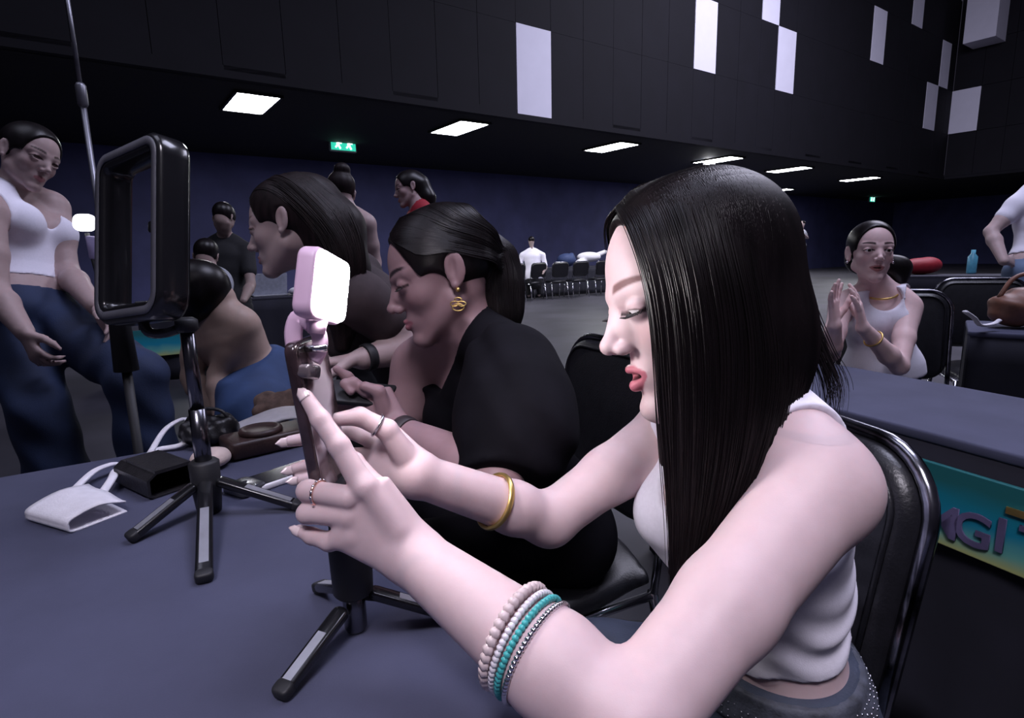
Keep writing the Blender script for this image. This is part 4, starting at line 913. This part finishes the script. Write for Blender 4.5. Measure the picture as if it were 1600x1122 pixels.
GU2 = [[(1135, 275, .615), (1190, 330, .57), (1225, 420, .55), (1250, 510, .55), (1250, 590, .555), (1222, 670, .555), (1195, 760, .545)], [(1150, 280, .63), (1205, 340, .60), (1245, 430, .59), (1258, 520, .59), (1266, 590, .59), (1245, 660, .58), (1205, 740, .56)], [(1150, 285, .65), (1210, 350, .64), (1255, 440, .63), (1264, 530, .63), (1276, 590, .63), (1262, 640, .62), (1225, 690, .60)]]
P.part(link('strands', strands('strands_side', [[W(p[0] + _X, p[1], p[2]) for p in g] for g in GU2], 1100, 0, .00055, 4, .0025, .2, over=Hh), hm))
GB = [[(1150, 300, .66), (1205, 360, .68), (1240, 450, .69), (1270, 540, .69), (1290, 600, .68), (1300, 660, .67)],
      [(1140, 285, .64), (1210, 360, .63), (1250, 450, .63), (1285, 540, .62), (1312, 600, .62), (1300, 650, .62)]]
P.part(link('strands', strands('strands_back', [[W(*p) for p in g] for g in GB], 160, 0, .0005, 5, .006, .3), hm))
GT = [[(962, 326, .600), (950, 340, .62), (946, 362, .65), (952, 400, .67)], [(1020, 284, .606), (985, 300, .64), (975, 350, .68), (980, 420, .69)], [(1100, 270, .612), (1070, 275, .66), (1060, 330, .70), (1070, 420, .70)], [(1155, 285, .618), (1160, 300, .66), (1165, 350, .69), (1180, 420, .70)]]
P.part(link('strands', strands('strands_far', [[W(*p) for p in g] for g in GT], 600, 0, .0006, 6, .002, .1, over=Hh), hm))
rng = np.random.RandomState(4); mb = MB()
for t in np.linspace(0, 2 * math.pi, 90):
    for j in range(3):
        c = P.tp(0, 0, .245 + .018 * j + rng.randn() * .003); d = nrm(P.L * math.cos(t) * 1.3 + P.Fw * math.sin(t)); lo_, hi_ = .03, .25
        for _ in range(18):
            m_ = (lo_ + hi_) / 2
            if band.pt(np.array([c + d * m_]))[0] < 0: lo_ = m_
            else: hi_ = m_
        mb.sphere(c + d * lo_, .0011 + .0007 * rng.rand(), 6)
P.part(tag(mb.build('belt_studs', mat('stud', (.6, .6, .65), .2, 1.), None, True), kind='stuff'))
# ------------------------------------------------------------------ jewellery of the woman in front
def ring_on(a, b, t, r, m, name, tr=.0012, n=24):
    c = lerp(a, b, t); d = nrm(np.asarray(b) - a); x = nrm(np.cross(d, Zw)); y = np.cross(d, x)
    pts = [c + (x * math.cos(k * 2 * math.pi / n) + y * math.sin(k * 2 * math.pi / n)) * r for k in range(n + 1)]
    return MB().tube(pts, tr, 6, False).build(name, m, None, True)
gold = mat('gold', (.75, .52, .18), .3, .9); silver = mat('silver', (.75, .73, .76), .25, 1.); rose = mat('rose_gold', (.78, .50, .42), .25, 1.)
pf = HP(*FL[1][0]); P.part(ring_on(pf[0], pf[1], .72, .0112, rose, 'ring', .0016))
mb = MB()
for k in range(14):
    a = k * 2 * math.pi / 14; d = nrm(pf[1] - pf[0]); x = nrm(np.cross(d, Zw)); y = np.cross(d, x); mb.sphere(lerp(pf[0], pf[1], .72) + (x * math.cos(a) + y * math.sin(a)) * .0118, .0017, 6)
P.part(tag(mb.build('ring_stones', silver, None, True), kind='stuff'))
pf = HP(*FR[0][0]); P.part(ring_on(pf[1], pf[2], .35, .0118, silver, 'ring', .0016))
# gold bangle on the far wrist
def bangle(el, wr, t, r, sq, m, name, tr, tilt=0., n=40):
    c = lerp(el, wr, t); d = nrm(np.asarray(wr) - el); d = nrm(d + CU * tilt); x = nrm(np.cross(d, CU)); y = np.cross(d, x)
    return [c + (x * math.cos(k * 2 * math.pi / n) * r + y * math.sin(k * 2 * math.pi / n) * r * sq) for k in range(n + 1)]
bp = bangle(elR, wrR, .45, .0325, 1.0, gold, 'bangle', .003)
P.part(MB().tube(bp, .0026, 8, False, 1.6, nrm(np.asarray(wrR) - elR)).build('bangle', gold, None, True), 'gold bangle')
# stack of beaded bracelets on the near forearm
mats_b = [mat('bead_pearl', (.62, .50, .50), .3), mat('bead_white', (.70, .66, .70), .3), mat('bead_turquoise', (.05, .36, .36), .35), mat('bead_silver', (.66, .64, .68), .2, 1.)]
for i, (t, bs, n, r) in enumerate(((.468, .0052, 40, .0415), (.432, .0033, 60, .0418), (.402, .0032, 62, .0422), (.368, .0028, 70, .0425))):
    d0 = bangle(elL, wrL, t, r, 1., None, '', 0, -.10 + .03 * i, n); mb = MB()
    for p in d0[:-1]: mb.sphere(p, bs, 6)
    P.part(tag(mb.build('bracelet', mats_b[i], None, True), ['wide pearl bead bracelet', 'small white bead bracelet', 'turquoise bead bracelet', 'silver bead bracelet'][i], None, None, 'stuff'))
# nails
def nail(p0, p1, m, out=.0025, ln=.013, w=.0055, side=None):
    d = nrm(np.asarray(p1) - p0); s_ = nrm(side if side is not None else np.cross(d, CF)); u_ = np.cross(s_, d); c = np.asarray(p1) + d * .003 - u_ * 0
    g = []
    for a in np.linspace(-1, 1, 7):
        row = []
        for t in np.linspace(0, 1, 8):
            ww = w * (1 - .8 * max(0, t - .55) / .45) ; row.append(c + d * ln * (t - .35) + s_ * a * ww - CF * (.0052 + .0022 * (1 - a * a) - .0022 * t))
        g.append(row)
    return MB().sheet(g, .0008).build('nail', m, None, True)
nm_ = mat('nail_polish', (.80, .64, .64), .15, coat=.6)
for lst in (FL, FR):
    for i in ((0, 3) if lst is FL else (1, 2, 3)):
        q = HP(*lst[i][0]); P.part(nail(q[2], q[3], nm_, w=lst[i][1][3] * .85))

# ------------------------------------------------------------------ woman in the black dress
Q = Person((.05, 1.2, 0), 'seated woman in a black one-shoulder dress looking down at her phone', (.32, .20, .215))
sL, sR = W(800, 575, .98), W(652, 572, 1.20)
eL, wL = W(778, 750, .84), W(622, 674, .965)
eR, wR = W(612, 705, 1.20), W(590, 655, 1.03)
Q.head(W(690, 424, 1.05), CD(-1, -.36, -.22), CD(-.36, 1, -.12), 1.03, eye=.0018, vox=.0024, lips=(.34, .13, .16), brow=(.03, .02, .025))
nb = lerp(sL, sR, .5) + np.array([.02, .02, .055]); Q.torso(np.array([.07, 1.22, .56]), nb, sL - sR, .92, .95, .95); Q.neck(nb, .046)
Q.arm(1, sL, eL, wL); Q.arm(-1, sR, eR, wR)
Fq = Q.F
Fq.econe(wL, W(585, 628, .975), (.025, .017), (.037, .014), CD(.4, 1, .2), .012, 'u', 'hand')
for p, r in (([(572, 612, .962), (552, 598, .958), (540, 600, .955), (548, 612, .950)], (.011, .0095, .0085, .0068)),
             ([(582, 622, .985), (548, 628, .99), (520, 632, .985), (500, 632, .98)], (.0095, .0085, .0075, .006)),
             ([(578, 634, .985), (545, 640, .99), (520, 642, .985), (505, 640, .98)], (.0095, .0085, .0075, .006)),
             ([(582, 645, .98), (550, 652, .985), (530, 652, .98), (515, 650, .975)], (.0085, .0075, .0068, .0055)),
             ([(600, 640, .965), (592, 612, .955), (570, 604, .950)], (.0145, .011, .0085))): Fq.path(HP(*p), r, .004, 'u', 'hand')
Q.hand(wR, CD(-.9, .25, -.3), CD(0, .3, -1), .9, .95, None, .1, .5, 1)
c = W(560, 628, .97); Q.fine.append((c - .09, c + .11, .0026))
hL, hR = Q.tp(.08, .02, -.05), Q.tp(-.08, .02, -.05)
for q, h, d in ((1, hL, (-.36, -.04, 0)), (-1, hR, (-.36, .06, 0))):
    k = h + np.array(d); an = np.array([k[0] + .02, k[1], .09]); Q.leg(q, h, k, an, an + np.array([-.13, -.02, -.05]))
Q.body(.0055); Q.lashes(18, .007, .8)
dress_m = mat('black_satin', (.006, .0055, .008), .8, nscale=20, nvar=.2, bump=.15, bscale=60, spec=.08)
f = Q.F.sub({'torso', 'hips', 'bust', 'sho', 'legL', 'legR'}, .010)
_n1 = nrm(Q.T * .9 - Q.L * .95 + Q.Fw * .25); _p1 = Q.tp(.012, .05, .98); _p2 = Q.tp(0, 0, .84)
f.func(lambda x, y, z, g: np.minimum((x - _p1[0]) * _n1[0] + (y - _p1[1]) * _n1[1] + (z - _p1[2]) * _n1[2], (x - _p2[0]) * Q.T[0] + (y - _p2[1]) * Q.T[1] + (z - _p2[2]) * Q.T[2])); f.plane((0, 0, .32), (0, 0, -1)); f.ell(np.asarray(sR) - Q.L * .02, (.052, .075, .075), np.array([Q.L, Q.Fw, Q.T]), .004, 's')
Q.wear('dress', f, .006, dress_m, label='black one-shoulder dress')
f = Field(); up_ = nrm(np.asarray(eL) - sL)
f.cone(sL, lerp(sL, eL, .35) + CR * .012, .072, .084, .06); f.cone(lerp(sL, eL, .35) + CR * .012, lerp(sL, eL, .65) + CR * .016, .084, .082, .06); f.cone(lerp(sL, eL, .65) + CR * .016, lerp(sL, eL, .98), .082, .056, .05)
f.cone(Q.tp(.05, -.01, .95), sL, .050, .066, .04)
f.plane(lerp(sL, eL, 1.02), up_)
f.disp = lambda x, y, z: (np.sin(z * 48 + x * 55 + np.sin(x * 30 + z * 20) * 1.6) * .0026)
Q.wear('sleeve', f, .005, dress_m, label='puffed black satin sleeve')
# hair pulled back with a ponytail
hq = Field(); A = np.array([Q.hd[1], Q.hd[2], Q.hd[3]]); scalp(hq, Q, hl=.016)
pt_ = [W(752, 385, 1.10), W(772, 410, 1.10), W(782, 450, 1.09), W(785, 490, 1.08), W(788, 530, 1.08)]
hq.path(pt_, (.030, .040, .038, .032, .014), .03)
Q.wear('hair', hq, .0035, hm, label='black hair tied in a low ponytail')
gs = [[Q.hp(.066, .040, .034), Q.hp(.074, .022, .026), Q.hp(.079, -.010, .022), Q.hp(.076, -.05, .0), Q.hp(.05, -.09, -.02), pt_[2]], [Q.hp(.045, .058, .058), Q.hp(.066, .035, .050), Q.hp(.078, -.005, .035), Q.hp(.076, -.05, .012), Q.hp(.05, -.09, -.008), pt_[1]], [Q.hp(.004, .064, .088), Q.hp(.045, .040, .080), Q.hp(.076, .0, .050), Q.hp(.075, -.05, .022), Q.hp(.05, -.09, .0), pt_[1]], [Q.hp(.004, .04, .108), Q.hp(.045, .015, .098), Q.hp(.076, -.02, .06), Q.hp(.07, -.07, .03), Q.hp(.04, -.1, .005), pt_[1]], [Q.hp(.0, -.02, .117), Q.hp(.045, -.03, .105), Q.hp(.07, -.05, .07), Q.hp(.06, -.09, .04), Q.hp(.03, -.108, .01), pt_[1]], [Q.hp(0, -.07, .105), Q.hp(.035, -.08, .09), Q.hp(.05, -.09, .06), Q.hp(.04, -.108, .035), Q.hp(.02, -.112, .01), pt_[1]]]
Q.part(link('strands', strands('strands_q', gs, 1300, 0, .0006, 8, .0010, .05, over=hq), hm))
P_ = np.array(pt_); gs = [[p + CR * .036 * math.cos(a) * w - CF * .036 * math.sin(a) * w for p, w in zip(P_, (.7, 1, .95, .8, .35))] for a in np.linspace(-.4, 3.5, 6)]
Q.part(link('strands', strands('strands_p', gs, 500, 0, .0006, 9, .002, .15, over=hq), hm))
# earring and wristband
er = Q.hp(.0775, -.004, -.046); em = MB(); em.sphere(er + Zw * .004, .0042, 8)
for k, (dx, dz, r_) in enumerate(((-.006, -.020, .007), (.006, -.020, .007), (0, -.013, .006), (0, -.026, .010))):
    em.tube([er + CR * (dx + r_ * math.cos(a)) + CU * (dz + r_ * .6 * math.sin(a)) for a in np.linspace(0, 2 * math.pi, 13)], .0012, 5, False)
Q.part(em.build('earring', gold, None, True), 'gold openwork drop earring')
Q.part(MB().tube(bangle(eL, wL, .93, .0285, 1., None, '', 0), .003, 8, False, 4., nrm(np.asarray(wL) - eL)).build('wristband', mat('brown_band', (.035, .025, .028), .5), None, True), 'dark wristband')
px1 = W(560, 615, .975); tag(MB().rbox(px1, .11, .062, .009, .008, np.array([CD(1, -.12, .35), CD(.2, .5, .85), nrm(np.cross(CD(1, -.12, .35), CD(.2, .5, .85)))]), 5).build('phone', matte_black, None, True), 'thin dark phone held by the woman in the black dress', 'phone')

# ------------------------------------------------------------------ quick figures
def figure(label, loc, skin, hc, hF, hU, N, Pv, sL, sR, eL, wL, eR, wR, kw=1., body=1., vox=.007, hvox=.0035, hands=None, legs=None, eye=.0045, mouth=0., smile=0., bust=.9, lw=1., ears=True, lips=(.36, .15, .16)):
    q = Person(loc, label, skin); q.head(hc, hF, hU, kw, eye=eye, mouth=mouth, vox=hvox, smile=smile, ears=ears, lips=lips)
    q.torso(Pv, N, np.asarray(sL) - np.asarray(sR), body, body, bust); q.neck(N, .047)
    q.arm(1, sL, eL, wL, lw); q.arm(-1, sR, eR, wR, lw); q.sL, q.sR, q.eL, q.eR, q.wL, q.wR = sL, sR, eL, eR, wL, wR
    for h in hands or (): q.hand(*h[0], **h[1])
    if legs:
        for e, h, k, a, t in legs: q.leg(e, h, k, a, t)
    return q
def caphair(q, vox=.005, back=0., bun=None, tail=None, hl=.016, m=None):
    f = Field(); A = np.array([q.hd[1], q.hd[2], q.hd[3]]); k = q.hd[4]
    scalp(f, q, hl=hl)
    if bun is not None: f.ell(q.hp(*bun[0]), np.array(bun[1]) * k, A, .01)
    if tail: f.path(tail[0], tail[1], .03)
    return q.wear('hair', f, vox, m or hm)
def shirt(q, m, vox=.008, sleeve=.45, hem=.0, tags=('torso', 'hips', 'bust', 'sho'), grow=.009, neck=True, name='t_shirt'):
    f = q.F.sub(set(tags), grow)
    for sh, el in ((q.sL, q.eL), (q.sR, q.eR)):
        if sleeve: f.cone(sh, lerp(sh, el, sleeve), .062, .058, .03)
    if neck: f.ell(q.tp(0, .02, 1.05), (.07, .075, .06), np.array([q.L, q.Fw, q.T]), .004, 's')
    f.plane(q.tp(0, 0, hem), -q.T)
    return q.wear(name, f, vox, m)
def trousers(q, m, vox=.009, top=.12, grow=.012, flare=None, zmin=.10):
    f = q.F.sub({'hips', 'legL', 'legR'}, grow)
    if flare:
        for a, b, ra, rb in flare: f.cone(a, b, ra, rb, .03)
    f.plane(q.tp(0, 0, top), q.T); f.plane((0, 0, zmin), (0, 0, -1))
    f.disp = lambda x, y, z: np.sin(z * 42 + np.sin(x * 17) * 3 + y * 11) * .004
    return q.wear('jeans', f, vox, m)
blue_jean = mat('blue_denim', (.014, .027, .075), .8, nscale=7, nvar=.35, bump=.3, bscale=300)
light_jean = mat('light_denim', (.14, .20, .32), .8, nscale=9, nvar=.2)
black_cotton = mat('black_cotton', (.010, .010, .013), .85)
def fl(p, z=0.): return np.array([p[0], p[1], z])
# woman in white tank and jeans at left
d = 2.0
hipL, hipR = W(95, 505, 1.98), W(15, 512, 1.90); knL, knR = W(215, 590, 1.80), W(62, 640, 1.80)
anL, anR = fl(W(222, 640, 1.86), .10), fl(W(95, 640, 1.84), .10)
q = figure('standing woman in white tank top and blue jeans at the left edge', fl(W(50, 500, 1.93)), (.44, .32, .31), W(46, 243, 1.95), CD(1, -.28, -.25), CD(.25, 1, .1), W(22, 305, 1.98), W(48, 492, 1.95), W(82, 325, 2.06), W(-22, 332, 1.80),
           W(105, 425, 2.02), W(148, 478, 1.85), W(-8, 455, 1.76), W(38, 518, 1.72), .98, .98, hands=[((W(148, 478, 1.85), CD(.6, -.8, -.2), CD(-.5, -.2, -.6), .35), dict(q=-1)), ((W(38, 518, 1.72), CD(.45, -.9, 0), CD(.5, .1, .8), .8), dict(q=1))],
           legs=[(1, hipL, knL, anL, anL + CR * .12 - Zw * .05), (-1, hipR, knR, anR, anR + CR * .12 - Zw * .05)], bust=1.12)
q.body(.007)
q.tank(.006, white_knit, hem=.26, shL=q.sL, shR=q.sR, scoop=(.062, .10, .15), hole=(.052, .10, .10), label='cropped white tank top')
trousers(q, blue_jean, flare=[(hipL, knL, .092, .075), (knL, anL, .078, .10), (hipR, knR, .092, .078), (knR, anR, .078, .105)], top=.17)
caphair(q, bun=((0, -.11, .02), (.035, .035, .035)))
# crouching woman with bare back
hp_ = W(402, 600, 2.15); q = figure('bending woman with bare back and blue jeans seen from behind', fl(hp_), (.45, .32, .27), W(322, 462, 1.98), CD(-.8, -.9, .5), CD(-.6, .5, -.4), W(335, 492, 2.02), hp_, W(308, 520, 2.10), W(378, 505, 2.0),
           W(300, 590, 2.08), W(330, 640, 2.05), W(342, 585, 2.02), W(345, 650, 1.98), .98, 1.0, vox=.008, ears=False,
           legs=[(1, W(370, 605, 2.22), W(345, 690, 2.10), fl(W(375, 690, 2.2), .1), None), (-1, W(425, 605, 2.1), W(400, 690, 1.98), fl(W(425, 690, 2.1), .1), None)], bust=0)
q.body(.008); trousers(q, mat('mid_denim', (.028, .060, .16), .8, nscale=7, nvar=.3), top=.36, flare=[(hp_, W(400, 640, 2.0), .16, .13)]); 
f = Field(); f.ell(q.hp(0, -.015, .02), (.086, .1, .09), np.array([q.hd[1], q.hd[2], q.hd[3]])); f.path([q.hp(0, -.02, .05), W(310, 470, 1.96), W(298, 500, 1.95)], (.08, .06, .02), .03); q.wear('hair', f, .006, hm)
# brown haired woman leaning over in the middle
q = figure('leaning woman with long dark brown hair and brown top behind the clip light', fl(W(640, 560, 1.62)), (.44, .33, .33), W(452, 350, 1.34), CD(-1, -.22, .02), CD(-.22, 1, 0), W(520, 432, 1.46), W(668, 590, 1.66), W(565, 470, 1.32), W(560, 430, 1.62),
           W(650, 540, 1.40), W(568, 560, 1.30), W(600, 520, 1.7), W(520, 560, 1.6), .96, 1.0, vox=.006, hvox=.003, eye=.0035, legs=[(1, W(660, 610, 1.58), fl(W(640, 640, 1.58), .5), fl(W(660, 640, 1.62), .1), None), (-1, W(680, 610, 1.76), fl(W(660, 640, 1.76), .5), fl(W(680, 640, 1.8), .1), None)],
           hands=[((W(568, 560, 1.30), CD(-1, -.15, -.1), CD(0, -1, 0), .6), dict(q=1))])
q.body(.007); bt_m = mat('brown_knit', (.040, .026, .030), .85, nscale=30, nvar=.2)
shirt(q, bt_m, .007, .40, .0); f = q.F.sub({'hips', 'legL', 'legR'}, .012); f.plane((0, 0, .1), (0, 0, -1)); q.wear('trousers', f, .01, black_cotton)
f = Field(); A = np.array([q.hd[1], q.hd[2], q.hd[3]]); scalp(f, q, hl=.014)
hb_ = [W(490, 320, 1.35), W(520, 360, 1.34), W(535, 420, 1.34), W(540, 480, 1.34), W(535, 540, 1.35)]
f.path(hb_, (.068, .070, .058, .045, .02), .03); bh = mat('brown_hair', (.013, .008, .009), .5, nscale=8, nvar=.5, stretch=(14, 14, .6), spec=.2); q.wear('hair', f, .005, bh)
gs = [[q.hp(.004, .08, .08), q.hp(.05, .04, .08), q.hp(.078, -.02, .045), W(500, 370, 1.27), W(520, 440, 1.27), W(528, 530, 1.31)], [q.hp(.0, .03, .113), q.hp(.05, -.01, .10), q.hp(.075, -.06, .05), W(530, 370, 1.26), W(545, 440, 1.27), W(545, 530, 1.31)], [q.hp(0, -.04, .117), q.hp(.04, -.07, .095), W(540, 320, 1.30), W(565, 370, 1.29), W(570, 440, 1.29), W(560, 520, 1.31)]]
q.part(link('strands', strands('strands_b', gs, 600, 0, .0008, 12, .003, .2, over=f), bh))
q.part(MB().tube(bangle(q.eL, q.wL, .92, .029, 1., None, '', 0), .004, 8, False, 3., nrm(np.asarray(q.wL) - q.eL)).build('wristband', matte_black, None, True))
# man in black seen from behind, seated grey figure, bun woman, woman in red
d = 4.6; q = figure('person in black t-shirt standing with back turned at the tables behind', fl(W(350, 480, d)), (.30, .22, .20), W(350, 340, d - .1), CD(.1, -.5, 1), CD(0, 1, .3), W(352, 374, d), W(352, 485, d), W(320, 392, d), W(385, 392, d), W(312, 445, d - .1), W(325, 470, d - .3), W(392, 445, d - .1), W(380, 470, d - .3), 1., 1.25, vox=.014, hvox=.008, bust=0, legs=[(1, W(342, 490, d), fl(W(340, 500, d), .48), fl(W(340, 500, d), .08), None), (-1, W(362, 490, d), fl(W(364, 500, d), .48), fl(W(364, 500, d), .08), None)])
q.body(.014); shirt(q, black_cotton, .014, .6, -.1); trousers(q, black_cotton, .016, .1); caphair(q, .01)
d = 3.9; q = figure('seated person in light grey top beside the person in black', fl(W(325, 480, d)), (.36, .26, .24), W(322, 400, d), CD(-.3, -.4, 1), CD(0, 1, .2), W(326, 428, d), W(330, 500, d), W(308, 438, d), W(346, 438, d), W(304, 470, d - .1), W(315, 490, d - .3), W(352, 470, d - .1), W(345, 490, d - .3), 1., 1., vox=.014, hvox=.008, bust=0, legs=[(1, W(325, 505, d), W(322, 500, d - .4), fl(W(322, 500, d - .4), .08), None), (-1, W(338, 505, d), W(342, 500, d - .4), fl(W(342, 500, d - .4), .08), None)])
q.body(.014); shirt(q, mat('grey_cotton', (.30, .31, .36), .85), .014, .5, -.05); trousers(q, black_cotton, .016, .1); caphair(q, .01)
d = 3.1; q = figure('woman with her hair in a bun seen behind the leaning woman', fl(W(548, 500, d)), (.42, .31, .30), W(532, 300, d), CD(-.5, -.1, 1), CD(0, 1, 0), W(540, 335, d), W(552, 470, d), W(515, 352, d), W(572, 350, d - .08), W(508, 410, d), W(512, 465, d - .1), W(585, 410, d), W(580, 465, d - .1), .95, .95, vox=.009, hvox=.006, bust=0, legs=[(1, W(540, 480, d), fl(W(540, 500, d), .48), fl(W(540, 500, d), .08), None), (-1, W(565, 480, d), fl(W(565, 500, d), .48), fl(W(565, 500, d), .08), None)])
q.body(.009); f = q.F.sub({'torso', 'hips', 'bust'}, .008); f.plane(q.tp(0, 0, .84), q.T); f.plane(q.tp(0, 0, -.1), -q.T); q.wear('top', f, .009, bt_m); trousers(q, black_cotton, .014, .1); caphair(q, .006, bun=((0, -.06, .105), (.045, .045, .04)), m=bh)
d = 3.7; q = figure('woman in red top standing far behind the woman in the black dress', fl(W(660, 500, d)), (.38, .26, .26), W(640, 294, d), CD(-1, -.25, -.3), CD(-.15, 1, 0), W(655, 326, d), W(660, 440, d), W(668, 342, d - .14), W(650, 342, d + .16), W(672, 395, d - .15), W(650, 430, d - .2), W(660, 395, d + .2), W(645, 430, d + .1), 1.0, 1., vox=.01, hvox=.005, legs=[(1, W(664, 450, d - .07), fl(W(664, 500, d - .07), .48), fl(W(664, 500, d - .07), .08), None), (-1, W(664, 450, d + .1), fl(W(664, 500, d + .1), .48), fl(W(664, 500, d + .1), .08), None)])
q.body(.010); shirt(q, mat('red_cotton', (.30, .008, .022), .75), .010, .4, -.05); trousers(q, black_cotton, .014, .1); caphair(q, .006, tail=([W(658, 290, d), W(668, 310, d), W(672, 330, d)], (.06, .05, .02)))

# ------------------------------------------------------------------ clapping woman at right
sLc, sRc = W(1420, 480, 2.25), W(1314, 478, 2.30)
eLc, eRc = W(1405, 572, 2.12), W(1298, 552, 2.16); wLc, wRc = W(1348, 512, 2.02), W(1304, 508, 2.04)
q = figure('seated woman in white halter top clapping her hands', fl(W(1370, 560, 2.35)), (.80, .57, .56), W(1361, 392, 2.22), CD(-.25, -.08, -1), CD(.03, 1, -.08), W(1372, 460, 2.30), W(1378, 585, 2.36), sLc, sRc, eLc, wLc, eRc, wRc, 1.02, .86, vox=.006, hvox=.0026, eye=.0040, mouth=.003, smile=.005, lw=.86,
           hands=[((wLc, CD(-.28, 1, -.15), CD(-.85, -.1, .6), .18), dict(q=-1, spread=.2)), ((wRc, CD(-.12, 1, -.15), CD(.75, -.1, -.75), .15), dict(q=1, spread=.28))],
           legs=[(1, W(1405, 622, 2.36), W(1400, 690, 1.95), fl(W(1400, 650, 1.95), .08), None), (-1, W(1350, 622, 2.36), W(1345, 690, 1.95), fl(W(1345, 650, 1.95), .08), None)], lips=(.42, .16, .16))
for w_ in (wLc, wRc): q.fine.append((np.asarray(w_) - (.09, .10, .03), np.asarray(w_) + (.09, .10, .22), .0035))
q.body(.007); q.eyes((.0, -.02)); q.lashes(14, .007, .1)
q.part(link('teeth', field_mesh('teeth', Field().ell(q.hp(0, .077, -.0665), np.array((.014, .007, .0035)), np.array([q.hd[1], q.hd[2], q.hd[3]])), .0015), mat('teeth', (.7, .68, .66), .3)))
q.tank(.0055, white_knit, hem=-.02, shL=sLc, shR=sRc, scoop=(.058, .10, .055), back=(.06, .06, .06), hole=(.054, .10, .10), grow=.013, nk=(.046, .055, .06), label='white halter top', name='halter_top')
trousers(q, blue_jean, .010, .0, .004)
caphair(q, .004, hl=.026, bun=((-.0, -.10, -.02), (.06, .05, .06)), tail=([q.hp(.03, -.10, -.03), W(1402, 420, 2.30), W(1404, 455, 2.30)], (.05, .045, .02)))
q.part(MB().tube([q.N + q.T * .012 + q.L * .062 * math.cos(a) + q.Fw * (.075 * math.sin(a) + .012) - q.T * .02 * math.sin(a) for a in np.linspace(0, 2 * math.pi, 33)], .004, 6, False).build('necklace', gold, None, True), 'gold bead necklace')
q.part(MB().tube(bangle(eLc, wLc, .72, .031, 1., None, '', 0), .003, 6, False).build('bracelet', gold, None, True))
for e in (-1, 1): q.part(MB().sphere(q.hp(e * .078, -.003, -.043), .005, 8).build('earring', silver, None, True))
# standing figure cut by the right edge
d = 3.75; q = figure('standing person in white t-shirt with hand on hip at the right edge', fl(W(1625, 500, d)), (.56, .42, .41), W(1640, 235, d), CD(.3, 0, 1), CD(0, 1, 0), W(1632, 290, d), W(1622, 430, d), W(1588, 322, d), W(1680, 322, d), W(1548, 362, d + .02), W(1568, 408, d - .10), W(1715, 365, d), W(1690, 410, d - .1), 1., 1.18, vox=.008, hvox=.006, bust=0,
           hands=[((W(1568, 408, d - .10), CD(.9, .1, .3), CD(.4, 0, 1), .5), dict(q=1))], legs=[(1, W(1600, 440, d), fl(W(1600, 500, d), .5), fl(W(1600, 500, d), .08), None), (-1, W(1645, 440, d), fl(W(1645, 500, d), .5), fl(W(1645, 500, d), .08), None)], lw=1.05)
q.body(.008); shirt(q, white_knit, .008, .42, .22); trousers(q, light_jean, .009, .16); caphair(q, .008)
# tiny figures at the far end
b_ = onft(832, -.5); d = float((b_ - CC) @ CF)
q = figure('far seated person in white at the distant table', fl(b_), (.35, .27, .26), W(830, 377, d), CD(-.2, -.3, 1), CD(0, 1, .2), W(831, 391, d), W(834, 436, d), W(816, 399, d), W(848, 399, d), W(812, 418, d), W(818, 428, d - .2), W(853, 418, d), W(848, 428, d - .2), 1.0, 1.35, vox=.025, hvox=.02, bust=0, legs=[(1, W(828, 438, d), W(826, 438, d + .4), fl(W(826, 438, d + .4), .08), None), (-1, W(840, 438, d), W(842, 438, d + .4), fl(W(842, 438, d + .4), .08), None)])
q.body(.025); shirt(q, white_knit, .025, .8, -.02, grow=.02); trousers(q, black_cotton, .025, .1); caphair(q, .02)
chair((b_[0], b_[1]), Nw, 'dark chair under the far seated person in white', .9, group='dark chairs at the far table')
d = 19.0; g0 = fl(W(1252, 420, d))
q = figure('tiny standing person in pale top near the far doors', g0, (.4, .3, .3), W(1254, 350, d), CD(-1, 0, -.4), CD(0, 1, 0), W(1252, 360, d), W(1251, 386, d), W(1257, 363, d), W(1247, 363, d), W(1262, 372, d), W(1256, 366, d - .3), W(1242, 370, d), W(1240, 360, d - .2), 1., 1.1, vox=.03, hvox=.02, bust=0, legs=[(1, W(1254, 388, d), fl(W(1254, 420, d), .48), fl(W(1254, 420, d), .05), None), (-1, W(1249, 388, d), fl(W(1249, 420, d), .48), fl(W(1249, 420, d), .05), None)])
q.body(.03); shirt(q, mat('grey_cotton', ()), .03, .5, 0.); trousers(q, black_cotton, .03, .1); caphair(q, .02)
